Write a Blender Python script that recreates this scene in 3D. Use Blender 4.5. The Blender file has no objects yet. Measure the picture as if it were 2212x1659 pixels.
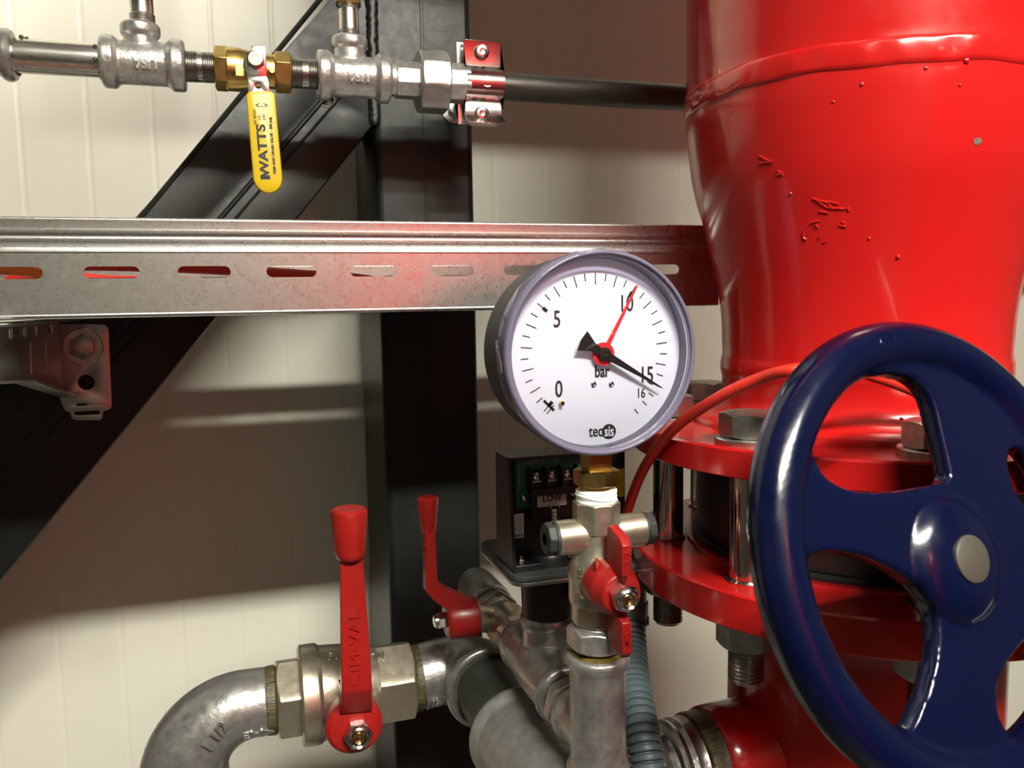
import bpy, bmesh, math, random
from mathutils import Vector, Matrix
random.seed(7)
C = bpy.context.scene.collection
PI = math.pi
H = 1.40                      # camera height above the floor; geometry below is written relative to the camera height

# ------------------------------------------------------------------ camera
EX = Vector((5744, -277, 1789)).normalized()
DN = Vector((.017, .995, .1)); DN = (DN - EX * DN.dot(EX)).normalized()
EZ = -DN
EY = EZ.cross(EX)
FPX = 1789.0
def ray(px, py):
    c = Vector(((px - 1106) / FPX, (py - 829.5) / FPX, 1))
    return Vector((EX.dot(c), EY.dot(c), EZ.dot(c)))
def P(px, py, Y):
    r = ray(px, py); return r * (Y / r.y)
cam_d = bpy.data.cameras.new('camera'); cam = bpy.data.objects.new('camera', cam_d); C.objects.link(cam)
cr = Vector((EX.x, EY.x, EZ.x)); cu_ = -Vector((EX.y, EY.y, EZ.y)); cf = Vector((EX.z, EY.z, EZ.z))
cam.matrix_world = Matrix(((cr.x, cu_.x, -cf.x, 0), (cr.y, cu_.y, -cf.y, 0), (cr.z, cu_.z, -cf.z, H), (0, 0, 0, 1)))
cam_d.sensor_width = 36; cam_d.lens = FPX / 2212 * 36; cam_d.clip_start = .01; cam_d.clip_end = 50
cam_d.dof.use_dof = True; cam_d.dof.focus_distance = .50; cam_d.dof.aperture_fstop = 15
bpy.context.scene.camera = cam

# ------------------------------------------------------------------ world, exposure
sc = bpy.context.scene
w = bpy.data.worlds.new('world'); sc.world = w; w.use_nodes = True
w.node_tree.nodes['Background'].inputs[0].default_value = (.9, .88, .82, 1)
w.node_tree.nodes['Background'].inputs[1].default_value = .0
sc.view_settings.view_transform = 'Standard'; sc.view_settings.look = 'None'
sc.view_settings.exposure = 0.0; sc.view_settings.gamma = 1; sc.view_settings.use_curve_mapping = False
LAMPS = [(.26, -.55, .79, .72, 325.0), (.26, -1.00, 1.10, .72, 325.0)]   # x, y, z, tube length, emission strength
LAMP_COL = (1.0, .985, .86, 1)

# ------------------------------------------------------------------ materials
def srgb(r, g, b):
    f = lambda c: (c / 12.92 if c <= .04045 else ((c + .055) / 1.055) ** 2.4)
    return (f(r / 255), f(g / 255), f(b / 255), 1)
def mat(name, col, rough=.5, metal=0, bump=0, bscale=300, var=0, vscale=60, rvar=0, coat=0, detail=4, col2=None, stretch=None, spec=None):
    m = bpy.data.materials.new(name); m.use_nodes = True
    nt = m.node_tree; b = nt.nodes['Principled BSDF']; L = nt.links.new
    col = tuple(col) if len(col) == 4 else (*col, 1)
    b.inputs['Base Color'].default_value = col; b.inputs['Roughness'].default_value = rough
    b.inputs['Metallic'].default_value = metal; b.inputs['Coat Weight'].default_value = coat
    b.inputs['Coat Roughness'].default_value = .08
    if spec is not None: b.inputs['Specular IOR Level'].default_value = spec
    tc = nt.nodes.new('ShaderNodeTexCoord'); src = tc.outputs['Object']
    if stretch:
        mp = nt.nodes.new('ShaderNodeMapping'); mp.inputs['Scale'].default_value = stretch; L(src, mp.inputs[0]); src = mp.outputs[0]
    if var or rvar or col2:
        n = nt.nodes.new('ShaderNodeTexNoise'); n.inputs['Scale'].default_value = vscale; n.inputs['Detail'].default_value = detail
        n.inputs['Roughness'].default_value = .62
        L(src, n.inputs['Vector'])
        if var or col2:
            rp = nt.nodes.new('ShaderNodeValToRGB'); L(n.outputs['Fac'], rp.inputs[0])
            rp.color_ramp.elements[0].position = .36; rp.color_ramp.elements[1].position = .64
            a = col2 if col2 else tuple(c * (1 - var) for c in col[:3]) + (1,)
            z = col if col2 else tuple(min(1, c * (1 + var)) for c in col[:3]) + (1,)
            rp.color_ramp.elements[0].color = a; rp.color_ramp.elements[1].color = z
            L(rp.outputs[0], b.inputs['Base Color'])
        if rvar:
            mr = nt.nodes.new('ShaderNodeMapRange'); L(n.outputs['Fac'], mr.inputs[0])
            mr.inputs[1].default_value = .3; mr.inputs[2].default_value = .7
            mr.inputs[3].default_value = max(.03, rough - rvar); mr.inputs[4].default_value = min(1, rough + rvar)
            L(mr.outputs[0], b.inputs['Roughness'])
    if bump:
        n2 = nt.nodes.new('ShaderNodeTexNoise'); n2.inputs['Scale'].default_value = bscale; n2.inputs['Detail'].default_value = 3
        L(src, n2.inputs['Vector'])
        bp = nt.nodes.new('ShaderNodeBump'); bp.inputs['Strength'].default_value = bump; bp.inputs['Distance'].default_value = .0006
        L(n2.outputs['Fac'], bp.inputs['Height']); L(bp.outputs[0], b.inputs['Normal'])
    return m
def clear(name, tint, ior=1.45, rough=.02, body=None):
    m = bpy.data.materials.new(name); m.use_nodes = True; nt = m.node_tree; nt.nodes.clear(); L = nt.links.new
    o = nt.nodes.new('ShaderNodeOutputMaterial'); mx = nt.nodes.new('ShaderNodeMixShader')
    t = nt.nodes.new('ShaderNodeBsdfTransparent'); t.inputs[0].default_value = tint
    g = nt.nodes.new('ShaderNodeBsdfGlossy'); g.inputs['Roughness'].default_value = rough
    fr = nt.nodes.new('ShaderNodeFresnel'); fr.inputs[0].default_value = ior
    if body:
        df = nt.nodes.new('ShaderNodeBsdfDiffuse'); df.inputs[0].default_value = body; m2 = nt.nodes.new('ShaderNodeMixShader'); m2.inputs[0].default_value = .38
        L(t.outputs[0], m2.inputs[1]); L(df.outputs[0], m2.inputs[2]); t = m2
    L(fr.outputs[0], mx.inputs[0]); L(t.outputs[0], mx.inputs[1]); L(g.outputs[0], mx.inputs[2]); L(mx.outputs[0], o.inputs[0])
    return m
def spangle(name, lo, hi, rough):
    m = bpy.data.materials.new(name); m.use_nodes = True; nt = m.node_tree; b = nt.nodes['Principled BSDF']; L = nt.links.new
    tc = nt.nodes.new('ShaderNodeTexCoord'); v = nt.nodes.new('ShaderNodeTexVoronoi'); v.inputs['Scale'].default_value = 620
    n = nt.nodes.new('ShaderNodeTexNoise'); n.inputs['Scale'].default_value = 90; n.inputs['Detail'].default_value = 6
    L(tc.outputs['Object'], v.inputs['Vector']); L(tc.outputs['Object'], n.inputs['Vector'])
    sp = nt.nodes.new('ShaderNodeSeparateColor'); L(v.outputs['Color'], sp.inputs[0])
    mx = nt.nodes.new('ShaderNodeMath'); mx.operation = 'ADD'; L(sp.outputs[0], mx.inputs[0]); L(n.outputs['Fac'], mx.inputs[1])
    rp = nt.nodes.new('ShaderNodeValToRGB'); rp.color_ramp.elements[0].position = .3; rp.color_ramp.elements[1].position = 1
    rp.color_ramp.elements[0].color = lo; rp.color_ramp.elements[1].color = hi
    dv = nt.nodes.new('ShaderNodeMath'); dv.operation = 'MULTIPLY'; dv.inputs[1].default_value = .62
    L(mx.outputs[0], dv.inputs[0]); L(dv.outputs[0], rp.inputs[0]); L(rp.outputs[0], b.inputs['Base Color'])
    mr = nt.nodes.new('ShaderNodeMapRange'); L(dv.outputs[0], mr.inputs[0]); mr.inputs[3].default_value = rough + .05; mr.inputs[4].default_value = rough - .04
    L(mr.outputs[0], b.inputs['Roughness']); b.inputs['Metallic'].default_value = 1
    return m
M = dict(
    wall=mat('painted_wall_panel', srgb(229, 225, 211), .42, bump=.05, bscale=60),
    floor=mat('floor_paint', (.07, .065, .06), .5, var=.2), ceiling=mat('ceiling_paint', (.16, .15, .14), .6), wall_dim=mat('brown_panel', (.075, .07, .055), .5),
    black=mat('black_steel_paint', (.0085, .009, .008), .42, spec=.33, bump=.2, bscale=900, rvar=.06, vscale=200),
    blackp=mat('black_plastic', (.008, .008, .008), .38, bump=.08, bscale=900),
    rubber=mat('black_rubber', (.016, .017, .016), .62, bump=.2, bscale=600),
    grey_rubber=mat('grey_gasket', (.035, .037, .034), .6),
    tray=spangle('spangled_galvanised_sheet', (.60, .59, .57, 1), (.74, .73, .71, 1), .30),
    sheet=mat('zinc_sheet', (.58, .56, .54), .36, 1, rvar=.03, vscale=60),
    chrome=mat('bright_zinc', (.72, .71, .69), .16, 1, rvar=.03, vscale=90),
    rod=mat('polished_steel', (.62, .6, .57), .12, 1, rvar=.05, vscale=40, stretch=(1, 1, .1)),
    bolt=mat('dull_zinc_bolt', (.46, .47, .43), .36, 1, bump=.12, bscale=500, var=.15, vscale=140),
    cast=mat('cast_galvanised', (.45, .445, .425), .34, .82, bump=.3, bscale=380, rvar=.05, vscale=150, var=.14),
    castd=mat('dull_galvanised_casting', (.34, .35, .33), .44, .55, bump=.3, bscale=420, rvar=.05, vscale=150, var=.14),
    rough_cast=mat('rough_galvanised_casting', (.52, .51, .485), .36, .78, bump=.6, bscale=330, rvar=.06, vscale=170, var=.16),
    pipe=mat('galvanised_pipe', (.66, .63, .59), .27, 1, bump=.06, bscale=200, rvar=.05, vscale=80, var=.15, stretch=(.15, 1, 1)),
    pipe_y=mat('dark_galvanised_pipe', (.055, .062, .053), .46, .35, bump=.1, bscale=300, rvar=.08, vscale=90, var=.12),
    thread=mat('cut_steel_thread', (.40, .385, .36), .3, 1, rvar=.05, vscale=120),
    darkpipe=mat('dark_raw_pipe', (.085, .078, .07), .42, .75, bump=.1, rvar=.1, vscale=70, var=.35, stretch=(.1, 1, 1)),
    brass=mat('brass', (.62, .43, .14), .3, 1, bump=.12, bscale=380, rvar=.03, vscale=120, var=.1),
    brassb=mat('bright_brass', (.78, .56, .2), .14, 1),
    nickel=mat('nickel_plated_brass', (.60, .54, .43), .33, .92, bump=.12, bscale=620, rvar=.035, vscale=160, var=.06),
    red=mat('red_gloss_paint', (.44, .009, .0085), .2, coat=.5, bump=.035, bscale=70, rvar=.06, vscale=60),
    redlever=mat('red_lever_coating', (.29, .009, .007), .36, bump=.1, bscale=420, rvar=.08, vscale=120),
    redcable=mat('red_cable_sheath', (.56, .025, .014), .42),
    orange=mat('orange_cable_sheath', (.85, .2, .03), .45),
    blue=mat('blue_gloss_paint', (.0011, .0026, .0175), .2, coat=.2, spec=.32, bump=.1, bscale=170, rvar=.06, vscale=90),
    darkgrey=mat('dark_grey_valve_paint', (.022, .019, .017), .45, bump=.15, bscale=300),
    capgrey=mat('hub_plug', (.05, .042, .033), .5),
    yellow=mat('yellow_vinyl', (.66, .46, .009), .35, bump=.06, bscale=300),
    yellowl=mat('yellow_label', (.8, .66, .01), .5),
    ink=mat('black_ink', (.012, .011, .012), .6), inkw=mat('white_ink', (.55, .55, .5), .6), inkg=mat('grey_scratch', (.12, .1, .1), .7),
    ptfe=mat('ptfe_tape', (.9, .89, .86), .35, bump=.3, bscale=350),
    hemp=mat('hemp_and_paste', (.075, .06, .028), .42, bump=1.0, bscale=900, var=.6, vscale=300, stretch=(.3, 1, 1)),
    paste=mat('oily_thread_paste', (.14, .1, .022), .15, bump=.5, bscale=500, var=.5, vscale=260, coat=.5),
    dirt=mat('dirt_flakes', (.09, .07, .05), .8, var=.5, vscale=400),
    dial=mat('dial_white', (.74, .75, .90), .5), redn=mat('red_pointer', (.62, .02, .03), .35),
    pcb=mat('green_circuit_board', (.012, .15, .09), .35, var=.12, vscale=200),
    label=mat('white_label', (.62, .58, .56), .5), sealw=mat('clear_grey_foot', (.6, .6, .58), .4),
    conduit=mat('grey_blue_conduit', (.095, .13, .14), .42), gland=mat('grey_gland', (.13, .125, .12), .45),
    tape=mat('aluminium_tape', (.52, .5, .48), .28, 1, bump=.9, bscale=160),
    glass=clear('gauge_glass', (1, 1, 1, 1)), lens=clear('violet_clear_plastic', (.85, .82, .95, 1), 1.5, .08, body=(.34, .31, .46, 1)),
    lamp=None, lamp_body=mat('lamp_housing', (.7, .7, .68), .5),
)
m = bpy.data.materials.new('fluorescent_tube'); m.use_nodes = True; b_ = m.node_tree.nodes['Principled BSDF']
b_.inputs['Emission Color'].default_value = LAMP_COL; b_.inputs['Emission Strength'].default_value = LAMPS[0][4]; M['lamp'] = m

# ------------------------------------------------------------------ mesh helpers
X, Y, Z = Vector((1, 0, 0)), Vector((0, 1, 0)), Vector((0, 0, 1))
def basis(d, up=None):
    d = Vector(d).normalized()
    if up is None: up = Z if abs(d.z) < .9 else X
    up = Vector(up); x = (up - d * up.dot(d)).normalized()
    return x, d.cross(x), d
def plane_mesh_from(cu):
    o = bpy.data.objects.new('tmp', cu); C.objects.link(o)
    dg = bpy.context.evaluated_depsgraph_get(); dg.update()
    me = bpy.data.meshes.new_from_object(o.evaluated_get(dg))
    vs = [v.co.copy() for v in me.vertices]; fs = [tuple(p.vertices) for p in me.polygons]
    bpy.data.objects.remove(o); bpy.data.curves.remove(cu); bpy.data.meshes.remove(me)
    return vs, fs
class B:
    def __init__(s): s.v = []; s.f = []
    def add(s, vs, fs):
        k = len(s.v); s.v += [Vector(v) for v in vs]; s.f += [tuple(i + k for i in f) for f in fs]; return s
    def lathe(s, o, d, prof, n=48, up=None):
        o = Vector(o); x, y, d = basis(d, up); rings = []; vs = []; fs = []
        for h, r in prof:
            if r < 1e-7: vs.append(o + d * h); rings.append([len(vs) - 1])
            else:
                st = len(vs)
                for i in range(n):
                    a = 2 * PI * i / n; vs.append(o + d * h + x * (r * math.cos(a)) + y * (r * math.sin(a)))
                rings.append(list(range(st, st + n)))
        for a, b in zip(rings, rings[1:]):
            for i in range(n):
                j = (i + 1) % n
                if len(a) == 1 and len(b) == 1: break
                if len(a) == 1: fs.append((a[0], b[i], b[j]))
                elif len(b) == 1: fs.append((a[i], a[j], b[0]))
                else: fs.append((a[i], a[j], b[j], b[i]))
        return s.add(vs, fs)
    def cyl(s, a, b, r, r2=None, n=40, c=0.0):
        a = Vector(a); b = Vector(b); L = (b - a).length; r2 = r if r2 is None else r2
        return s.lathe(a, b - a, [(0, 0), (0, r - c), (c, r), (L - c, r2), (L, r2 - c), (L, 0)] if c else [(0, 0), (0, r), (L, r2), (L, 0)], n)
    def poly(s, o, d, af, L, c=None, sides=6, rot=0, up=None, n=72, hole=0):
        """hexagonal (or n-sided) nut blank with turned chamfers at both ends"""
        o = Vector(o); x, y, d = basis(d, up); q = af / 2; c = .96 * q if c is None else c * q
        st = 2 * PI / sides
        rh = lambda a: q / math.cos(((a - rot) % st) - st / 2)
        A = [2 * PI * i / n for i in range(n)]
        rows = [[(hole, 0.0)] * n, [(c, 0.0)] * n, [(rh(a), max(0, rh(a) - c) * .5) for a in A],
                [(rh(a), L - max(0, rh(a) - c) * .5) for a in A], [(c, L)] * n, [(hole, L)] * n]
        vs = []; fs = []
        for row in rows:
            for a, (r, h) in zip(A, row): vs.append(o + d * h + x * (r * math.cos(a)) + y * (r * math.sin(a)))
        for k in range(5):
            for i in range(n):
                j = (i + 1) % n; fs.append((k * n + i, k * n + j, (k + 1) * n + j, (k + 1) * n + i))
        return s.add(vs, fs)
    def box(s, c, size, ax=None):
        c = Vector(c); ax = ax or (X, Y, Z); h = [t / 2 for t in size]
        vs = [c + ax[0] * (h[0] * i) + ax[1] * (h[1] * j) + ax[2] * (h[2] * k) for i in (-1, 1) for j in (-1, 1) for k in (-1, 1)]
        return s.add(vs, [(0, 1, 3, 2), (4, 6, 7, 5), (0, 4, 5, 1), (2, 3, 7, 6), (0, 2, 6, 4), (1, 5, 7, 3)])
    def tube(s, pts, r, n=16, cap=True, spline=0):
        pts = [Vector(p) for p in pts]
        if spline: pts = catmull(pts, spline)
        rr = r if callable(r) else (lambda t: r)
        vs = []; fs = []; m_ = len(pts); prev = None
        for i, p in enumerate(pts):
            t = (pts[min(i + 1, m_ - 1)] - pts[max(i - 1, 0)]).normalized()
            if prev is None: x, y, _ = basis(t)
            else: x = (prev - t * prev.dot(t)).normalized(); y = t.cross(x)
            prev = x; R = rr(i / (m_ - 1))
            for k in range(n):
                a = 2 * PI * k / n; vs.append(p + x * (R * math.cos(a)) + y * (R * math.sin(a)))
        for i in range(m_ - 1):
            for k in range(n):
                j = (k + 1) % n; fs.append((i * n + k, i * n + j, (i + 1) * n + j, (i + 1) * n + k))
        if cap: fs += [tuple(range(n)), tuple(range((m_ - 1) * n, m_ * n))]
        return s.add(vs, fs)
    def torus(s, o, d, R, r, n=64, k=16, a0=0, a1=2 * PI, up=None):
        o = Vector(o); x, y, d = basis(d, up); full = abs(a1 - a0 - 2 * PI) < 1e-6
        cnt = n if full else n + 1
        pts = [o + x * (R * math.cos(a0 + (a1 - a0) * i / n)) + y * (R * math.sin(a0 + (a1 - a0) * i / n)) for i in range(cnt)]
        if not full: return s.tube(pts, r, k)
        vs = []; fs = []
        for i in range(n):
            a = 2 * PI * i / n; e = x * math.cos(a) + y * math.sin(a)
            for j in range(k):
                t = 2 * PI * j / k; vs.append(o + e * (R + r * math.cos(t)) + d * (r * math.sin(t)))
        for i in range(n):
            for j in range(k):
                fs.append((i * k + j, ((i + 1) % n) * k + j, ((i + 1) % n) * k + (j + 1) % k, i * k + (j + 1) % k))
        return s.add(vs, fs)
    def ball(s, o, r, n=20, d=Z, sq=1.0):
        k = n // 2
        return s.lathe(o, d, [(-r * sq * math.cos(PI * i / k), r * math.sin(PI * i / k)) for i in range(k + 1)], n)
    def plate(s, loops, o, ax, ay, t, bev=0):
        """flat sheet with holes: loops[0] is the outline; extruded by t along ax x ay (starting at o)"""
        cu = bpy.data.curves.new('tmp', 'CURVE'); cu.dimensions = '2D'; cu.fill_mode = 'BOTH'; cu.extrude = max(1e-6, t / 2 - bev); cu.bevel_depth = bev; cu.bevel_resolution = 1
        for lp in loops:
            sp = cu.splines.new('POLY'); sp.points.add(len(lp) - 1)
            for p, q in zip(sp.points, lp): p.co = (q[0], q[1], 0, 1)
            sp.use_cyclic_u = True
        vs, fs = plane_mesh_from(cu); ax = Vector(ax); ay = Vector(ay); n = ax.cross(ay); o = Vector(o) + n * (t / 2)
        return s.add([o + ax * v.x + ay * v.y + n * v.z for v in vs], fs)
    def text(s, txt, size, o, ax, ay, ext=.0002, sx=1.0, bold=0, fn=None, align='CENTER', spacing=1.0):
        cu = bpy.data.curves.new('tmp', 'FONT'); cu.body = txt; cu.size = size; cu.extrude = ext; cu.align_x = align; cu.align_y = 'CENTER'
        cu.offset = bold; cu.space_character = spacing; cu.resolution_u = 4
        vs, fs = plane_mesh_from(cu)
        if fn: return s.add([fn(v.x * sx, v.y, v.z + ext) for v in vs], fs)
        ax = Vector(ax); ay = Vector(ay); n = ax.cross(ay); o = Vector(o)
        return s.add([o + ax * (v.x * sx) + ay * v.y + n * (v.z + ext * .9) for v in vs], fs)
    def extrude_profile(s, prof, o, d, ax, ay, L):
        """open or closed strip profile (list of (a,b)) swept L along d"""
        o = Vector(o); d = Vector(d); vs = []; k = len(prof)
        for h in (0, L): vs += [o + d * h + Vector(ax) * a + Vector(ay) * b for a, b in prof]
        return s.add(vs, [(i, (i + 1) % k, k + (i + 1) % k, k + i) for i in range(k)] + [tuple(range(k)), tuple(range(k, 2 * k))])
def catmull(p, n):
    q = [p[0] * 2 - p[1]] + p + [p[-1] * 2 - p[-2]]; out = []
    for i in range(1, len(q) - 2):
        for k in range(n):
            t = k / n; a, b, c, d = q[i - 1], q[i], q[i + 1], q[i + 2]
            out.append(.5 * ((2 * b) + (c - a) * t + (2 * a - 5 * b + 4 * c - d) * t * t + (3 * b - a - 3 * c + d) * t ** 3))
    return out + [p[-1]]
def thread(h0, h1, r, pitch=.0016, dep=.0009):
    out = []; k = max(1, int(round((h1 - h0) / pitch)))
    for i in range(k):
        a = h0 + (h1 - h0) * i / k; b = h0 + (h1 - h0) * (i + .5) / k
        out += [(a, r - dep), (b, r)]
    return out + [(h1, r - dep)]
def circle(cx, cy, r, n=32, a0=0): return [(cx + r * math.cos(a0 + 2 * PI * i / n), cy + r * math.sin(a0 + 2 * PI * i / n)) for i in range(n)]
def slot(cx, cy, L, h, n=10, e=None):
    r = h / 2; e = r if e is None else e; x = L / 2 - e
    return ([(cx + x + e * math.sin(PI * i / n), cy - r * math.cos(PI * i / n)) for i in range(n + 1)] +
            [(cx - x - e * math.sin(PI * i / n), cy + r * math.cos(PI * i / n)) for i in range(n + 1)])
def rrect(cx, cy, a, b, r, n=6):
    out = []
    for sx, sy, t in ((1, 1, 0), (-1, 1, PI / 2), (-1, -1, PI), (1, -1, 3 * PI / 2)):
        out += [(cx + sx * (a / 2 - r) + r * math.cos(t + PI / 2 * i / n), cy + sy * (b / 2 - r) + r * math.sin(t + PI / 2 * i / n)) for i in range(n + 1)]
    return out
ORG = {}
def obj(name, b, m, parent=None, label=None, bevel=0, remesh=0, smooth=0, angle=34, seg=2, flat=False):
    lo = Vector((min(v[i] for v in b.v) for i in range(3))); hi = Vector((max(v[i] for v in b.v) for i in range(3)))
    c = (lo + hi) / 2
    me = bpy.data.meshes.new(name); me.from_pydata([v - c for v in b.v], [], b.f)
    bm = bmesh.new(); bm.from_mesh(me); bmesh.ops.remove_doubles(bm, verts=bm.verts, dist=1e-6)
    bmesh.ops.recalc_face_normals(bm, faces=bm.faces); bm.to_mesh(me); bm.free()
    if not flat: me.shade_smooth(); me.set_sharp_from_angle(angle=math.radians(angle))
    me.materials.append(m if not isinstance(m, str) else M[m])
    o = bpy.data.objects.new(name, me); C.objects.link(o)
    if parent is None: o.location = c + Vector((0, 0, H))
    else: o.parent = parent; o.location = c - ORG[parent.name]
    ORG[o.name] = c
    if bevel:
        md = o.modifiers.new('bevel', 'BEVEL'); md.width = bevel; md.segments = seg; md.limit_method = 'ANGLE'; md.angle_limit = math.radians(40)
    if remesh:
        md = o.modifiers.new('remesh', 'REMESH'); md.mode = 'VOXEL'; md.voxel_size = remesh; md.use_smooth_shade = True
        if smooth: md = o.modifiers.new('smooth', 'SMOOTH'); md.factor = .5; md.iterations = smooth
    if label: o['label'] = label
    return o
def thing(name, label, cat, loc, group=None):
    o = bpy.data.objects.new(name, None); C.objects.link(o); o.location = Vector(loc) + Vector((0, 0, H)); o.empty_display_size = .02
    ORG[o.name] = Vector(loc); return tag(o, label, cat, group)
def tag(o, label, cat, group=None):
    o['label'] = label; o['category'] = cat
    if group: o['group'] = group
    return o
def struct(name, b, m, **k):
    o = obj(name, b, m, **k); o['kind'] = 'structure'; return o
def on_cyl(o, axis, side, r, flip=1):
    """text mapped on a cylinder: x along axis, y round it, starting from direction side"""
    o = Vector(o); axis = Vector(axis).normalized(); side = Vector(side).normalized(); t = axis.cross(side) * -1 if flip > 0 else axis.cross(side)
    def f(x, y, z):
        a = y / r; return o + axis * x + (side * math.cos(a) + t * math.sin(a)) * (r + z - .0002)
    return f

# ------------------------------------------------------------------ room shell
WY = .95
b = B(); xs = [(-1.5, 0)]; x0 = .0348 - 24 * .0612
for k in range(52):
    xc = x0 + k * .0612; xs += [(xc - .003, 0), (xc - .001, .0004), (xc + .001, .0004), (xc + .003, 0)]
xs.append((2.0, 0)); xs = sorted(xs)
vs = []; fs = []
for zz in (-H, 1.27): vs += [Vector((x, WY + d, zz)) for x, d in xs]
n = len(xs); fs = [(i, i + 1, n + i + 1, n + i) for i in range(n - 1)]
b.add(vs, fs); struct('wall_back', b, 'wall', flat=True)
struct('wall_left', B().box((-1.53, -.35, -.065), (.06, 2.6, 2.67)), 'wall_dim')
struct('wall_right', B().box((2.03, -.35, -.065), (.06, 2.6, 2.67)), 'wall_dim')
struct('wall_front', B().box((.25, -1.68, -.065), (3.6, .06, 2.67)), 'wall_dim')
struct('floor', B().box((.25, -.35, -H - .03), (3.6, 2.7, .06)), 'floor')
struct('ceiling', B().box((.25, -.35, 1.27 + .03), (3.6, 2.7, .06)), 'ceiling')
for i, (lx, ly, lz, ln, st) in enumerate(LAMPS):
    t = thing('ceiling_light', ['long fluorescent tube light under the ceiling nearest the pipework', 'long fluorescent tube light further back under the ceiling'][i], 'light', (lx, ly, lz))
    obj('housing', B().box((lx, ly, lz + .09), (ln + .06, .09, .05)), 'lamp_body', t)
    obj('tube', B().cyl((lx - ln / 2, ly, lz + .03), (lx + ln / 2, ly, lz + .03), .019, n=10), 'lamp', t)
    for s in (-1, 1): obj('lamp_holder', B().box((lx + s * (ln / 2 + .008), ly, lz + .04), (.014, .03, .07)), 'lamp_body', t)

t = thing('added_red_tank', 'unseen red tank added behind the camera to give the tray its red glow', 'tank', (.52, -1.27, -H))  # added out of view so the tray reflects red
obj('added_tank_shell', B().lathe((.52, -1.27, -H + .03), Z, [(0, 0), (0, .2), (.03, .28), (.08, .30), (1.85, .30), (1.92, .27), (1.97, .18), (1.99, 0)], 72), 'red', t)
obj('added_tank_foot', B().lathe((.52, -1.27, -H), Z, [(0, .2), (0, .24), (.09, .24), (.09, .2)], 48), 'red', t)
# ------------------------------------------------------------------ steel column and brace
CY = .74
t = thing('steel_column', 'vertical black painted square steel column against the white wall', 'column', (.155, CY + .07, -H))
xl, xr = P(817, 500, CY).x, P(1027, 500, CY).x
obj('post', B().box(((xl + xr) / 2, CY + .073, -.066), (xr - xl, .146, 2.66)), 'black', t, bevel=.006, seg=3)
xs_ = P(912, 100, CY).x
obj('seam', B().box((xs_, CY, -.066), (.003, .0012, 2.66)), 'black', t, bevel=.0005)
t = thing('diagonal_brace', 'diagonal black steel brace welded to the left side of the column', 'brace', (-.1, CY + .03, -.3))
A1, A2 = P(715, 0, CY), P(300, 465, CY); B1, B2 = P(640, 468, CY), P(181, 1030, CY)
la = (A2.x - A1.x) / (A2.z - A1.z); lb = (B2.x - B1.x) / (B2.z - B1.z)
zA = lambda x: A1.z + (x - A1.x) / la
zB = lambda x: B1.z + (x - B1.x) / lb
xe = xl - .0005; xw = -.75
hole_c = P(706, 214, CY)
obj('brace_face', B().plate([[(xw, zB(xw)), (xe, zB(xe)), (xe, zA(xe)), (xw, zA(xw))], circle(hole_c.x, hole_c.z, .0062, 28)], (0, CY + .005, 0), X, Z, .005, .0008), 'black', t)
bb = B(); q = [(xw, zB(xw)), (xe, zB(xe)), (xe, zA(xe)), (xw, zA(xw))]
vs = [Vector((x, y, z)) for y in (CY + .0055, CY + .09) for x, z in q]
bb.add(vs, [(0, 1, 2, 3), (4, 7, 6, 5), (0, 4, 5, 1), (1, 5, 6, 2), (2, 6, 7, 3), (3, 7, 4, 0)]); obj('brace_tube', bb, 'black', t, bevel=.003)
e1, e2 = P(700, 213, CY), P(480, 467, CY); dd = (e2 - e1).normalized()
def up_to(p, d, lim=xe - .0025): return p - d * ((lim - p.x) / (-d.x))
obj('fold_ridge', B().tube([up_to(e1, dd), e1 + dd * 1.1], .0022, 10), 'black', t)
obj('fold_ridge', B().tube([up_to(e1 + X * .012, dd), e1 + dd * 1.1 + X * .012], .0012, 8), 'black', t)
f1 = P(690, 0, CY); f2 = P(345, 420, CY); fd = (f2 - f1).normalized()
obj('edge_lip', B().tube([up_to(f1, fd), f1 + (f2 - f1) * 3], .0022, 8), 'black', t)
wb = B(); zt, zb_ = zA(xe), zB(xe)
for i in range(70):
    z = zb_ + (zt - zb_) * i / 69; wb.ball((xe + .001 + random.uniform(-.0012, .0012), CY - .0002, z), .0052, 10, sq=.8)
obj('weld_bead', wb, 'black', t, remesh=.0009, smooth=2)
obj('hole_rim', B().torus((hole_c.x, CY, hole_c.z), Y, .0064, .0007, 32, 8), 'sheet', t, label='bare bright metal rim of the drilled hole')

# ------------------------------------------------------------------ cable tray, its bracket and cables
TY = .521; TX0, TX1 = -.62, .318; s1 = P(180, 590, TY).x; s2 = P(302, 590, TY).x
t = thing('cable_tray', 'long galvanised steel cable tray with a row of slots and a rolled top edge', 'cable tray', (-.1, TY + .1, -.006))
zs0, zs1 = .0165, .0233
pitch = (P(927, 585, TY).x - P(180, 590, TY).x) / 4
loops = [[(TX0, -.0035), (TX1, -.0035), (TX1, .0315), (TX0, .0315)]]
cxs = (s1 + s2) / 2; sl = s2 - s1
for k in range(-10, 12):
    cx = cxs + k * pitch
    if cx - sl / 2 > TX0 + .005 and cx + sl / 2 < TX1 - .005: loops.append(slot(cx, (zs0 + zs1) / 2, sl, zs1 - zs0, 8, e=.0034))
obj('slotted_side', B().plate(loops, (0, TY + .0012, 0), X, Z, .0012), 'tray', t)
obj('slotted_side', B().plate(loops, (0, TY + .2, 0), X, Z, .0012), 'tray', t)
def strip(pts, th=.0011):
    out = []; n_ = len(pts)
    for i, p in enumerate(pts):
        a = Vector(pts[max(0, i - 1)]); c = Vector(pts[min(n_ - 1, i + 1)]); d = (c - a).normalized(); out.append((p[0] + d.y * th, p[1] - d.x * th))
    return list(pts) + out[::-1]
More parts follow.
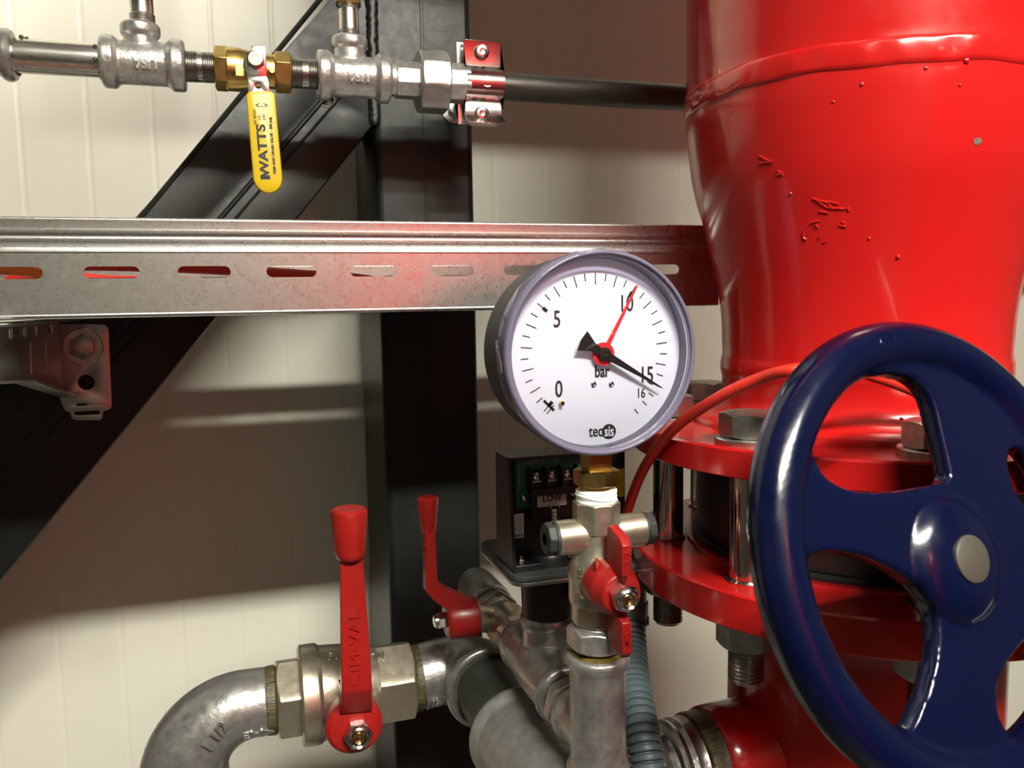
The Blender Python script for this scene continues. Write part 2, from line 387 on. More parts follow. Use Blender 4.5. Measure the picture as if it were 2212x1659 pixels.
def arc(cx, cz, r, a0, a1, n=8): return [(cx + r * math.cos(math.radians(a0 + (a1 - a0) * i / n)), cz + r * math.sin(math.radians(a0 + (a1 - a0) * i / n))) for i in range(n + 1)]
top = ([(0, .0310), (-.0009, .0313), (-.0009, .0318), (-.0002, .0340), (-.0004, .0343), (.0006, .0364), (.0016, .0373), (.0034, .0384), (.0042, .0402), (.0037, .0424), (.0020, .0434), (.0012, .0440), (.0013, .0450), (.0009, .0492)] + arc(.0022, .0496, .0013, 180, 20, 6))
obj('rolled_rim', B().extrude_profile(strip(top), (TX0, TY, 0), X, Y, Z, TX1 - TX0), 'tray', t, angle=50)
top2 = [(.2 - a, c) for a, c in top]
obj('rolled_rim', B().extrude_profile(strip(top2, -.0011), (TX0, TY, 0), X, Y, Z, TX1 - TX0), 'tray', t, angle=50)
low = [(0, -.0033), (-.0004, -.0040), (-.0002, -.0050), (.001, -.0058), (.004, -.006), (.197, -.006), (.2, -.0035)]
obj('tray_floor', B().extrude_profile(strip(low, -.0011), (TX0, TY, 0), X, Y, Z, TX1 - TX0), 'tray', t, angle=50)
def cable(name, pts, r, m_, label, cat='cable', group=None, sp=10):
    return tag(obj(name, B().tube(pts, r, 14, spline=sp), m_), label, cat, group)
def tp(px, py, y): p = P(px, py, y); return (p.x, y, p.z)
cable('red_cable', [(-.6, .57, .036), (-.3, .562, .031), tp(60, 571, .556), tp(240, 573, .553), tp(445, 580, .552), tp(633, 593, .550), tp(800, 607, .549), (.1, .548, .0035), (.3, .548, -.001)], .0035, 'redcable', 'red cable in the tray sloping down across the third and fourth full slots')
cable('red_cable', [(-.6, .62, .001), (-.2, .6, .001), tp(45, 597, .578), tp(240, 606, .572), tp(445, 614, .57), (.05, .57, .0005), (.3, .57, .0005)], .0034, 'redcable', 'red cable low in the tray behind the orange cable, in the leftmost slot')
cable('orange_cable', [(-.6, .536, .036), (-.3, .535, .034), tp(0, 581, .5345), tp(92, 597, .534), tp(180, 611, .5335), (-.02, .533, .0015), (.1, .532, -.001), (.3, .532, -.001)], .0031, 'orange', 'orange cable visible in the leftmost slot of the tray')
for k_, (ya, yb) in enumerate(((.655, .66), (.685, .69))):
    cable('dark_cable', [(-.6, ya, .001 + .001 * k_), (-.2, yb, .001), (.1, ya, .001), (.28, yb, .001)], .004, 'blackp', 'black cable lying along the tray floor, ' + ('nearer the front side' if k_ == 0 else 'nearer the back side'))
PYB = CY - .0035
t = thing('tray_bracket', 'galvanised cantilever bracket bolted to the brace below the left end of the tray', 'bracket', P(185, 880, PYB))
def q(px, py): p = P(px, py, PYB); return (p.x, p.z)
out = [q(128, 700), q(224, 702), q(231, 706), q(234, 714), q(241, 876), q(238, 883), q(226, 887), q(222, 889), q(220, 903), q(216, 907), q(162, 907), q(155, 902), q(152, 890), q(141, 887), q(136, 876), q(131, 862)]
h1 = q(186, 826); h2 = q(188, 892); h3 = q(176, 874)
obj('back_plate', B().plate([out, circle(*h1, .0064, 28), slot(*h2, .0195, .0036), slot(*h3, .0085, .0026)], (0, PYB + .002, 0), X, Z, .002, .0003), 'sheet', t)
ax_ = P(129, 780, PYB).x
zt = -.0095; zr = P(129, 858, PYB).z; ztip = P(0, 829, .577).z; ytip = .50
def yz(y, z): return (y, z)
yk = .6
zt2 = ztip * ytip / .585
loops = [[(PYB, zt), (PYB, zr), (.60, ztip - .001), (ytip, zt2), (ytip, zt)]]
for yc in (.595, .63, .66, .705): loops.append(rrect(yc, zt - .006, .008 if yc < .7 else .014, .0075, .0018))
loops = [[(a, c) for a, c in lp] for lp in loops]
obj('arm_web', B().plate(loops, (ax_, 0, 0), Y, Z, .0018, .0002), 'sheet', t)
fl = B(); pts = [(PYB, zr), (.60, ztip - .001), (ytip, zt2)]
for (ya, za), (yb, zb2) in zip(pts, pts[1:]):
    d = Vector((0, yb - ya, zb2 - za)); c = Vector((ax_ + .006, (ya + yb) / 2, (za + zb2) / 2)); nrm = Vector((0, -d.z, d.y)).normalized()
    fl.box(c, (.012, d.length, .0018), (X, d.normalized(), nrm))
obj('arm_flange', fl, 'sheet', t, bevel=.0004)
obj('arm_top', B().box((ax_ + .010, (ytip + PYB) / 2 , zt + .0009), (.02, PYB - ytip, .0018)), 'sheet', t, bevel=.0004)
for yc in (.685, .64): obj('pressed_rib', B().tube([(ax_ + .0019, yc, zt - .014), (ax_ + .0019, yc - .004, zr + .026)], .0011, 8), 'sheet', t)
bc = P(180, 749, PYB)
t = thing('hex_bolt', 'hex bolt with wide round washer fixing the tray bracket to the brace', 'bolt', bc)
obj('washer', B().lathe(bc, -Y, [(0, 0), (0, .0148), (.0016, .0150), (.0021, .0143), (.0021, 0)]), 'bolt', t)
obj('head', B().poly(bc - Y * .0021, -Y, .0172, .0075, .97), 'bolt', t)
obj('head_marking', B().text('8', .007, bc - Y * .0096 + Z * .003, X, Z, .0002).text('8', .007, bc - Y * .0096 - Z * .003, X, Z, .0002), 'bolt', t)

# ------------------------------------------------------------------ upper half-inch pipe run
UY, UZ = .655, .1712
def ux(px, py=150): return P(px, py, UY).x
def U(x): return Vector((x, UY, UZ))
def nipple(name, xa, xb, label, mid=.35):
    L = xb - xa; m0 = L * (.5 - mid / 2); m1 = L * (.5 + mid / 2)
    prof = [(0, 0)] + thread(0, m0, .0109, .0013, .0008) + [(m0, .0104), (m1, .0104)] + thread(m1, L, .0109, .0013, .0008) + [(L, 0)]
    return tag(obj(name, B().lathe(U(xa), X, prof, 48), 'thread'), label, 'pipe fitting')
xa, xb = ux(-60, 118), ux(33, 122)
b = B(); L = xb - xa
b.lathe(U(xa), X, [(0, .0135), (L * .62, .0138), (L * .68, .0158), (L * .78, .0172), (L * .9, .0172), (L * .98, .0158), (L, .0142), (L, .0105)], 48)
tag(obj('pipe_coupling', b, 'cast'), 'galvanised beaded socket at the left edge on the upper pipe', 'pipe fitting')
t = thing('steel_pipe', 'short bright galvanised pipe entering the left tee of the upper run', 'pipe', U(ux(120)) - Z * .011)
obj('tube', B().cyl(U(-1.45), U(ux(240, 130)), .0113, n=56), 'pipe', t)
for left in (True, False):
    fb = B()
    for k in range(30 if left else 16):
        a = random.uniform(0, 2 * PI)
        x = xb + abs(random.gauss(0, .006)) if left else ux(222) - abs(random.gauss(0, .003))
        r = .0113 + random.uniform(-.0003, .0009); fb.ball((x, UY + r * math.cos(a), UZ + r * math.sin(a)), random.uniform(.0006, .0017), 8)
    obj('thread_sealant', fb, 'dirt', t, label='brown dried sealant flakes on the pipe threads')
def tee(px0, px1, pxb, brand_px, label, colR=.0180, bodyR=.0148, br=.0133, ztop=None, fine=False):
    x0, x1, xb_ = ux(px0), ux(px1), ux(pxb); L = x1 - x0
    t = thing('pipe_tee', label, 'pipe fitting', U((x0 + x1) / 2) - Z * colR)
    b = B(); cw = .0105
    prof = [(0, 0), (0, colR - .0022), (.0012, colR - .0004), (.003, colR), (cw - .002, colR), (cw, colR - .0018), (cw + .0014, bodyR), (L - cw - .0014, bodyR), (L - cw, colR - .0018), (L - cw + .002, colR), (L - .002, colR), (L - .0003, colR - .001), (L, colR - .002), (L, 0)]
    b.lathe(U(x0), X, prof, 56)
    hb = ztop - UZ
    b.lathe((xb_, UY, UZ), Z, [(0, 0), (0, br - .0025), (bodyR + .001, br - .002), (hb - .0095, br - .002), (hb - .008, br - .0004), (hb - .006, br), (hb - .0022, br), (hb - .0006, br - .001), (hb, br - .0025), (hb, 0)], 48)
    obj('body', b, 'rough_cast', t, remesh=.0007, smooth=3)
    xc = ux(brand_px)
    obj('cast_lettering', B().text('USA', .0088, None, None, None, .0006, 1.0, .00025, fn=on_cyl((xc, UY, UZ - .0022), -X, -Y + Z * -.06, bodyR - .0004)), 'castd', t, label='raised upside-down USA letters')
    return t, xb_, hb
zt1 = P(308, 52, UY).z
tee(220, 401, 308, 318, 'left galvanised tee on the upper run, between the bright pipe and the brass valve', ztop=zt1)
tee(684, 841, 757, 768, 'right galvanised tee on the upper run, in front of the black column', colR=.0182, bodyR=.0150, br=.0134, ztop=P(757, 80, UY).z)
xb1, xb2 = ux(308, 50), ux(755, 80); zt2 = P(757, 80, UY).z
L = .75; b = B().lathe((xb1, UY, zt1 - .006), Z, [(0, 0)] + thread(0, .0125, .0086, .0014, .0008) + [(.0125, .0078), (L, .0078), (L, 0)], 40)
tag(obj('pipe_nipple', b, 'pipe'), 'vertical pipe stub rising from the left tee to the top edge', 'pipe')
zh = P(755, 13, UY).z
b = B(); L = zh - zt2 + .012; b.lathe((xb2, UY, zt2 - .006), Z, [(0, 0)] + thread(0, .0105, .0079, .0013, .0008) + [(.0105, .0073), (L - .009, .0073)] + thread(L - .009, L, .0079, .0013, .0008) + [(L, 0)], 40)
tag(obj('pipe_nipple', b, 'pipe'), 'short vertical pipe stub between the right tee and the brass nut above', 'pipe')
b = B().poly((xb2, UY, zh), Z, .0185, .014, .95, rot=.4).cyl((xb2, UY, zh + .014), (xb2, UY, zh + .6), .008)
tag(obj('brass_adapter', b, 'brass'), 'brass hex adapter at the top edge above the right tee', 'pipe fitting')
nipple('threaded_nipple', ux(396), ux(468), 'bright threaded nipple between the left tee and the brass valve', .16)
nipple('threaded_nipple', ux(624), ux(692), 'bright threaded nipple between the brass valve and the right tee', .2)
# brass ball valve with yellow lever
t = thing('ball_valve', 'brass ball valve with yellow handled lever on the upper pipe run', 'valve', U(ux(545)) - Z * .015)
b = B(); xA = ux(463); xB = ux(492)
b.poly(U(xA), X, .0272, xB - xA + .001, .95, rot=.26)
xC, xD, xE, xF = ux(488), ux(519), ux(592), ux(629)
b.lathe(U(xC), X, [(0, 0), (0, .0142), (.001, .0152), (xD - xC - .001, .0152), (xD - xC + .001, .0146), (xD - xC + .007, .0136), (xE - xC - .01, .0126), (xE - xC - .004, .0120), (xE - xC + .002, .0122), (xE - xC + .002, 0)], 56)
b.poly(U(xE), X, .0255, xF - xE, .95, rot=.26)
obj('body', b, 'brass', t, bevel=.0003)
sx_ = ux(550, 130); sz = P(550, 131, UY - .024).z
sy = UY - .0235
obj('stem', B().cyl((sx_, UY - .012, UZ), (sx_, sy - .0065, sz), .0046).box((sx_ - .0105, UY - .0135, UZ - .0045), (.006, .006, .0075)).cyl((sx_ + .0115, UY - .010, UZ - .003), (sx_ + .0115, UY - .016, UZ - .003), .0018), 'brass', t)
hd = thing_l = None
HY = sy
def hp(px, py, y): p = P(px, py, y); return (p.x, p.z)
lv = [hp(545, 101, HY), hp(572, 102, HY), hp(574, 124, HY), hp(576, 165, HY), hp(534, 167, HY), hp(532, 155, HY), hp(526, 146, HY), hp(526, 134, HY), hp(531, 122, HY), hp(540, 113, HY)][::-1]
obj('lever', B().plate([lv], (0, HY + .001, 0), X, Z, .0022, .0003), 'chrome', t)
lev = bpy.data.objects[[o.name for o in t.children if o.name.startswith('lever')][0]]
HY2 = HY - .0075
lw = [hp(535, 171, HY2), hp(577, 170, HY2), hp(584, 212, HY2), hp(538, 212, HY2)]
b = B().plate([lw, circle(*hp(557, 186, HY2), .0024, 20)], (0, HY2 + .001, 0), X, Z, .0022, .0003)
a0, a1 = hp(534, 167, HY), hp(576, 165, HY); c0, c1 = hp(535, 171, HY2), hp(577, 170, HY2)
vs = [Vector((a0[0], HY - .001, a0[1])), Vector((a1[0], HY - .001, a1[1])), Vector((c1[0], HY2 - .001, c1[1])), Vector((c0[0], HY2 - .001, c0[1]))]
vs += [v + Vector((0, .0021, -.0012)) for v in vs]
b.add(vs, [(0, 1, 2, 3), (4, 5, 6, 7), (0, 1, 5, 4), (1, 2, 6, 5), (2, 3, 7, 6), (3, 0, 4, 7)])
obj('lever_neck', b, 'chrome', t)
obj('stem_nut', B().poly((sx_, HY - .0012, sz), -Y, .0112, .0042, .96), 'chrome', t, label='hex nut holding the lever')
obj('stem_end', B().lathe((sx_, HY - .004, sz), -Y, [(0, .0030), (.0022, .0030), (.0026, .0024), (.0016, .0010), (.0014, 0)], 24), 'brassb', t)
gl, gr = hp(538, 208, HY2), hp(588, 207, HY2); ga, gb = hp(553, 385, HY2), hp(604, 382, HY2)
out = [gl, (gl[0] + .001, gl[1] + .001), (gr[0] - .001, gr[1] + .001), gr, gb]
gm = Vector(((ga[0] + gb[0]) / 2, (ga[1] + gb[1]) / 2)); gdir = Vector((gm.x - (gl[0] + gr[0]) / 2, gm.y - (gl[1] + gr[1]) / 2)).normalized(); gw = (Vector(gb) - Vector(ga)).length / 2
gx = Vector((-gdir.y, gdir.x)); 
if gx.x < 0: gx = -gx
for k in range(1, 12): a = PI * k / 12; p = gm + gx * (gw * math.cos(a)) + gdir * (gw * 1.15 * math.sin(a)); out.append((p.x, p.y))
out.append(ga)
grip = obj('grip', B().plate([out[::-1]], (0, HY2 + .0035, 0), X, Z, .0066, .0019), 'yellow', t)
gd3 = Vector((gdir.x, 0, gdir.y)); gx3 = Vector((gx.x, 0, gx.y)); gy_ = HY2 - .0032
def gp(u_, v_): return Vector((gl[0] * .5 + gr[0] * .5, gy_, gl[1] * .5 + gr[1] * .5)) + gd3 * u_ + gx3 * v_
GL = (gm - Vector(((gl[0] + gr[0]) / 2, (gl[1] + gr[1]) / 2))).length
tb = B()
tb.text('WATTS', .0083, gp(GL * .68, -.0016), -gd3, -gx3, .0001, 1.3, .0003)
tb.text('TRIM AND DRAIN VALVE - 300 psig', .0027, gp(GL * .62, .0050), -gd3, -gx3, .0001, .95, .0001)
tb.text('FM', .003, gp(GL * .27, .0012), -gd3, -gx3, .0001).text('UL', .003, gp(GL * .27, -.002), -gd3, -gx3, .0001).text('3/4 WOG', .0026, gp(GL * .27, -.0052), -gd3, -gx3, .0001)
tb.text('<->', .006, gp(GL * .13, 0), gx3, -gd3, .0001)
for k in range(1): tb.box(gp(GL * .985, -.0018), (.0006, .0002, .0066), (gd3, Y, gx3)); tb.box(gp(GL * 1.01, -.0018), (.0022, .0002, .0066), (gd3, Y, gx3))
obj('printing', tb, 'ink', grip)
# union, clamp, dark pipe
t = thing('pipe_union', 'galvanised three-piece hex union between the right tee and the pipe clamp', 'pipe fitting', U(ux(930)) - Z * .024)
xa, xb_, xc, xd = ux(838), ux(903), ux(962), ux(1010)
obj('tail_piece', B().cyl(U(xa - .002), U(xa + .006), .0125, n=40).poly(U(xa + .005), X, .0262, xb_ - xa - .004, .97, rot=.35, sides=8), 'rough_cast', t, bevel=.0005)
obj('union_nut', B().poly(U(xb_ - .001), X, .0445, xc - xb_ + .0015, .95, sides=8, rot=.32), 'cast', t, bevel=.0006)
obj('head_piece', B().poly(U(xc), X, .0285, xd - xc, .97, rot=.3, sides=8).cyl(U(xd - .001), U(xd + .006), .0128), 'rough_cast', t, bevel=.0005)
tag(obj('steel_pipe', B().cyl(U(ux(1000, 185)), U(1.3), .0109, n=56), 'darkpipe'), 'long dark raw steel pipe running from the clamp behind the red riser', 'pipe')
t = thing('pipe_clamp', 'zinc strap pipe clamp with two screws holding the dark pipe to the column', 'clamp', P(1040, 280, .65))
KX0, KX1 = ux(1000, 180), ux(1080, 190); kx = (KX0 + KX1) / 2; kw = KX1 - KX0; R_ = .0128
KYF = UY - .003
def z_(py): return P(1040, py, KYF).z
fro = [(KYF - .0005, z_(88)), (KYF, z_(92)), (KYF, UZ + R_ * .98)]
for k in range(9):
    a = math.radians(78 - 156 * k / 8); fro.append((UY - (R_ + .0003) * math.cos(a) , UZ + (R_ + .0003) * math.sin(a)))
fro += [(KYF, UZ - R_ * .98), (KYF, z_(248)), (KYF - .002, z_(256)), (KYF - .009, z_(270)), (KYF - .013, z_(276))]
st = strip(fro, .0016)
obj('strap', B().extrude_profile(st, (kx - kw / 2, 0, 0), X, Y, Z, kw), 'chrome', t, bevel=.0003, angle=40)
obj('back_strap', B().extrude_profile([(KYF + .0045, z_(91)), (KYF + .0062, z_(91)), (KYF + .0062, UZ + .013), (UY + .0145, UZ + .010), (UY + .0145, UZ - .010), (KYF + .0062, UZ - .013), (KYF + .0062, z_(268)), (KYF + .0045, z_(268)), (KYF + .0045, UZ - .0145), (UY + .0128, UZ - .0115), (UY + .0128, UZ + .0115), (KYF + .0045, UZ + .0145)], (kx - kw / 2 - .004, 0, 0), X, Y, Z, kw + .002), 'chrome', t)
for py in (113, 246):
    p = P(1040, py, KYF - .002)
    s = obj('screw', B().lathe(p, -Y, [(-.006, 0), (-.006, .0026), (0, .0026), (0, .0058), (.0024, .0056), (.0036, .0044), (.0038, .0027), (.0024, .0022), (.0022, 0)], 32), 'chrome', t)
obj('strap_hole', B().lathe((kx + .001, UY - R_ - .0009, UZ - .0005), -Y, [(0, 0), (0, .0042), (.0004, .0042), (.0004, .0033), (.0002, .0033), (.0001, 0)], 28), 'sheet', t)
hx = P(985, 232, CY - .004).x; hz = P(985, 232, CY - .004).z
obj('standoff', B().lathe((hx, CY, hz), -Y, [(0, 0), (0, .0135), (.0018, .0137), (.0022, .0125), (.0022, .0035), (CY - UY - .014, .0035), (CY - UY - .014, 0)], 40).poly((hx, CY - .0022, hz), -Y, .014, .006), 'bolt', t)

# ------------------------------------------------------------------ pressure gauge
GY = .388
gc = P(1303, 764, GY); gc.y = GY
AX = Vector((.1745, .408, 0))                         # vertical axis of gauge valve and tee
def az(py, Yq=.408): return P(1289, py, Yq).z
t = thing('pressure_gauge', 'round white dial pressure gauge with black and red pointers', 'gauge', (AX.x, AX.y, az(1047)))
DY = GY + .0095                                      # dial plane
obj('case', B().lathe((gc.x, GY + .004, gc.z), Y, [(0, .0490), (0, .0519), (.012, .0519), (.0125, .0510), (.040, .0508), (.0445, .0485), (.0455, .044), (.0455, 0), (.012, 0), (.012, .0485)], 128), 'rubber', t)
obj('dial', B().lathe((gc.x, DY, gc.z), Y, [(0, 0), (0, .0486), (.0008, .0486), (.0008, 0)], 128), 'dial', t)
dial = [o for o in t.children if o.name.startswith('dial')][0]
obj('bezel', B().lathe((gc.x, GY, gc.z), Y, [(.0105, .0487), (.0022, .0483), (.0010, .0486), (.0006, .0490), (.0005, .0500), (-.0008, .0503), (-.0013, .0508), (-.0012, .0516), (-.0002, .0525), (.0015, .0530), (.0135, .0530), (.0138, .0522), (.0105, .0520), (.0105, .0487)], 128), 'lens', t, angle=60)
for a in (0, PI):
    gb_ = B()
    for k in range(5): gb_.box((gc.x + .0531 * math.cos(a), GY + .004 + .002 * k, gc.z + .002 * (k - 2) * 1.2), (.0006, .0006, .006))
    obj('bezel_notch', gb_, 'sheet', t)
obj('lens', B().lathe((gc.x, GY + .0006, gc.z), Y, [(0, 0), (0, .0485), (.0012, .0485), (.0012, 0)], 96), 'glass', t)
def dp(r, ang, off=.0): a = math.radians(ang); return Vector((gc.x + r * math.cos(a), DY - off, gc.z + r * math.sin(a)))
def dpx(px, py): p = P(px, py, DY); p.y = DY - .0001; return p
tk = B()
def bar(r0, r1, ang, w):
    c = dp((r0 + r1) / 2, ang, .0001); a = math.radians(ang); e = Vector((math.cos(a), 0, math.sin(a))); tk.box(c, (r1 - r0, .0002, w), (e, Y, Vector((-e.z, 0, e.x))))
k = 0
while k <= 33:
    v = k * .5; ang = 225 - v * 16.875
    if k == 33: ang = 225 - 16.55 * 16.875
    whole = k % 2 == 0
    bar((.0352 if whole else .0372) if k < 31 else .0378, .0412, ang, .00052)
    if v in (0, 5, 10, 15): bar(.0345, .0374, ang, .0019)
    k += 1
bar(.0352, .0412, 228, .0005)
for dv, (pa) in ((0, 225),): c = dp(.0372, pa, .0001); a = math.radians(pa); e = Vector((math.cos(a), 0, math.sin(a))); tk.box(c, (.0014, .0002, .0078), (e, Y, Vector((-e.z, 0, e.x))))
obj('tick_marks', tk, 'ink', dial)
for s_, px, py, sz_, bo in (('0', 1207, 842, .0122, .0001), ('5', 1203, 691, .0122, .0001), ('10', 1352, 657, .0122, .0001), ('15', 1396, 811, .0122, .0001), ('16', 1384, 850, .0073, .00006), ('bar', 1300, 803, .0088, .0002)):
    obj('lettering', B().text(s_, sz_, dpx(px, py), X, Z, .0001, .72, bo), 'ink', dial)
obj('lettering', B().text('tec', .0088, dpx(1287, 932), X, Z, .0001, .72, .0001), 'ink', dial)
lc = dpx(1315, 932)
lg = obj('maker_logo', B().lathe(lc, -Y, [(0, 0), (0, .0040), (.0002, .0040), (.0002, 0)], 40), 'ink', dial)
obj('logo_letters', B().text('sis', .0078, lc - Y * .0003, X, Z, .0001, .72, .00012), 'dial', t)
for px in (1282, 1320):
    p = dpx(px, 830); obj('screw', B().lathe(p, -Y, [(0, .0016), (.0005, .0015), (.0008, .001), (.0004, .0004), (.0004, 0)], 24), 'chrome', dial)
p = dpx(1211, 870); obj('stop_pin', B().cyl(p, p - Y * .003, .0011, n=16), 'brassb', dial)
pc = dpx(1299, 764); py_ = DY - .0034
def needle(name, ang, L, w0, w1, tail, yoff, m_, lab=None):
    a = math.radians(ang); e = Vector((math.cos(a), 0, math.sin(a))); s = Vector((-e.z, 0, e.x)); o = Vector((pc.x, py_ - yoff, pc.z))
    lp = [(-tail[0], -tail[1]), (-tail[0] * .55, -tail[1] * .45), (-.004, -w0), (.004, -w0), (L * .97, -w1), (L, 0), (L * .97, w1), (.004, w0), (-.004, w0), (-tail[0] * .55, tail[1] * .45), (-tail[0], tail[1]), (-tail[0] * 1.06, 0)]
    bb = B().plate([lp], o, e, s, .0006)
    return bb
bb = needle('p', 61, .0405, .0012, .0004, (.003, .001), -.0012, None)
bb.lathe((pc.x, py_ + .0014, pc.z), -Y, [(0, 0), (0, .0060), (.0012, .0060), (.0012, 0)], 40)
obj('set_pointer', bb, 'redn', t, label='red set pointer towards 10')
bb = needle('p', -30.2, .0385, .0019, .0003, (.0145, .0056), .001, None)
bb.lathe((pc.x, py_ + .0002, pc.z), -Y, [(0, 0), (0, .0036), (.0022, .0034), (.0024, .0008), (.0018, 0)], 32)
obj('pointer', bb, 'blackp', t, label='black pointer just past 15')
z1, z2, z3, z4 = az(1046), az(1012), az(975), az(1062)
obj('stem', B().box((AX.x, AX.y, (z2 + z3) / 2), (.0135, .0125, z3 - z2 + .004)).cyl((AX.x, AX.y, az(1090)), (AX.x, AX.y, z1 + .002), .0088), 'brass', t, bevel=.0006)
obj('hex', B().poly((AX.x, AX.y, z1), Z, .0222, z2 - z1, .95, rot=.55), 'brass', t)

# ------------------------------------------------------------------ gauge valve (nickel plated, red wing handle)
t = thing('gauge_valve', 'nickel plated three-way valve with red wing handle under the gauge', 'valve', (AX.x, AX.y, az(1348)))
def AZ(py): return Vector((AX.x, AX.y, az(py)))
H_ = lambda a, b_: (az(a) - az(b_))
b = B()
b.poly(AZ(1146), Z, .0245, H_(1082, 1146), .98, rot=.30, sides=8)
zb, zt_ = az(1342), az(1140)
def hz_(py): return az(py) - zb
b.lathe((AX.x, AX.y, zb), Z, [(0, 0), (0, .0128), (hz_(1300), .0128), (hz_(1299), .0150), (hz_(1290), .0156), (hz_(1245), .0156), (hz_(1244), .0160), (hz_(1238), .0160), (hz_(1237), .0155), (hz_(1215), .0150), (hz_(1198), .0136), (hz_(1188), .0122), (hz_(1146), .0120), (hz_(1140), .0118), (hz_(1140), 0)], 64)
b.poly((AX.x, AX.y, zb), Z, .0262, hz_(1299), .97, rot=.3, sides=8)
pz = az(1153); xL, xR = P(1198, 1157, .408).x, P(1388, 1141, .408).x
b.cyl((xL, AX.y, pz), (xR, AX.y, pz), .0094, n=48, c=.0006)
obj('body', b, 'nickel', t, bevel=.0004)
b = B().lathe((AX.x, AX.y, az(1092)), Z, [(0, 0)] + [x for k in range(4) for x in ((H_(1056, 1092) * k / 4, .0106), (H_(1056, 1092) * (k + .3) / 4, .0113), (H_(1056, 1092) * (k + .75) / 4, .0112))] + [(H_(1056, 1092), .0103), (H_(1056, 1092) + .0006, .0085)], 48)
b.torus((AX.x, AX.y, az(1072)), Vector((.16, 0, 1)), .0110, .0008, 48, 8).torus((AX.x, AX.y, az(1062)), Vector((-.1, .05, 1)), .0107, .0007, 48, 8)
obj('ptfe_tape', b, 'ptfe', t, label='white thread tape')
for s, xx in ((-1, xL), (1, xR)):
    pl_ = obj('port_plug', B().lathe((xx - s * .001, AX.y, pz), X * s, [(0, 0), (0, .0094), (.0022, .0094), (.0022, 0)], 40).poly((xx, AX.y, pz), X * s, .0168, .0056, .93, rot=.2, sides=8, hole=.0032).lathe((xx + s * .0012, AX.y, pz), X * s, [(0, .0033), (0, 0)], 16), 'rubber', t, label='black hex plug', bevel=.0003)
ta = B()
vz = az(1243)
for k, s_ in enumerate(('PN', '16')): ta.text(s_, .0052, None, None, None, .0004, 1, .0001, fn=on_cyl((AX.x, AX.y, vz + (.006 if k == 0 else -.007)), -Z, Vector((-.86, -.5, 0)), .0157))
obj('cast_lettering', ta, 'nickel', t)
SD = Vector((.0, -1, 0)); SC = Vector((AX.x + .0005, AX.y, vz - .0005))
hb = B()
hb.lathe(SC, SD, [(.0105, 0), (.0105, .0128), (.0115, .0140), (.021, .0140), (.0245, .0133), (.0262, .0118), (.0300, .0112), (.0312, .0102), (.0312, 0)], 56)
def fin(bld, pts, th): 
    bld.plate([pts], (SC.x - th / 2, SC.y, SC.z), Y, Z, th, .0007)
fin(hb, [(-.0365, .0125), (-.037, .0275), (-.034, .0305), (-.0215, .0335), (-.0195, .0320), (-.0185, .012), (-.026, .009)], .0056)
fin(hb, [(-.0365, -.0130), (-.037, -.0285), (-.0345, -.0312), (-.0215, -.0280), (-.0195, -.0265), (-.019, -.012), (-.026, -.009)], .0056)
wing = obj('wing_handle', hb, 'redlever', t, bevel=.0004)
lb = B()
for s_, z0, sgn in (('VAL', .0212, 1), ('CIM', -.0212, 1)):
    obj('raised_letters', B().text(s_, .0046, SC + Vector((0, -.0372, z0)), -Z, X, .0004, 1.0, .0001), 'redlever', wing)
pass
obj('loop', B().torus(SC + Vector((-.0075, -.0165, .0115)), X * .6 + Y * -.25, .0036, .0011, 20, 8, 0, 2 * PI), 'redlever', wing)
obj('lock_nut', B().poly(SC + SD * .0312, SD, .0132, .0062, .95, rot=.2).lathe(SC + SD * .0372, SD, [(0, .0058), (.0024, .0055), (.003, .0046), (.0022, .0036), (.0010, .0034), (.001, 0)], 40), 'chrome', t, label='shiny lock nut')
obj('stem_end', B().lathe(SC + SD * .037, SD, [(0, .0031), (.0016, .0030), (.002, .0024), (.0004, 0)], 28), 'brassb', t, label='brass stem end')

# ------------------------------------------------------------------ vertical tee and fittings below
t = thing('hex_nipple', 'galvanised hex nipple between the gauge valve and the upright tee', 'pipe fitting', AZ(1412))
b = B().poly(AZ(1396), Z, .0298, H_(1350, 1396), .93, rot=.6).lathe(AZ(1350), Z, [(-.001, .0135), (.0015, .0128), (.0022, .011), (.006, .0108), (.006, 0)], 40).cyl(AZ(1415), AZ(1394), .0115)
obj('body', b, 'rough_cast', t, bevel=.0006)
obj('thread_paste', B().lathe(AZ(1351), Z, [(0, .0118), (.0008, .0126), (.0022, .0122), (.0034, .0116), (.0034, .01)], 40), 'paste', t, label='brown thread paste')
RX, RZ = .1735, -.2425
t = thing('pipe_tee', 'upright galvanised tee below the gauge valve, branch to the back', 'pipe fitting', AZ(1690))
zb = az(1668); ht = az(1408) - zb
b = B().lathe((AX.x, AX.y, zb), Z, [(0, 0), (0, .0150), (.001, .0170), (.003, .0179), (.0052, .0176), (.0080, .0156), (ht - .0090, .0156), (ht - .0062, .0173), (ht - .0035, .0180), (ht - .0012, .0174), (ht, .0152), (ht - .0006, .0118), (ht - .004, .0112), (ht - .004, 0)], 72)
b.lathe((RX, AX.y, RZ), Y, [(0, 0), (0, .0152), (.0190, .0152), (.0215, .0172), (.025, .0177), (.0272, .0172), (.0285, .015), (.0285, 0)], 56)
obj('body', b, 'rough_cast', t, remesh=.0007, smooth=3)
b = B().lathe((AX.x, AX.y, az(1408)), Z, [(-.0012, .0155), (.0004, .0148), (.0012, .0135), (.0016, .0118), (.002, .0108), (-.002, .0108)], 56)
obj('thread_paste', b, 'paste', t, label='glossy brown thread paste in the socket mouth')

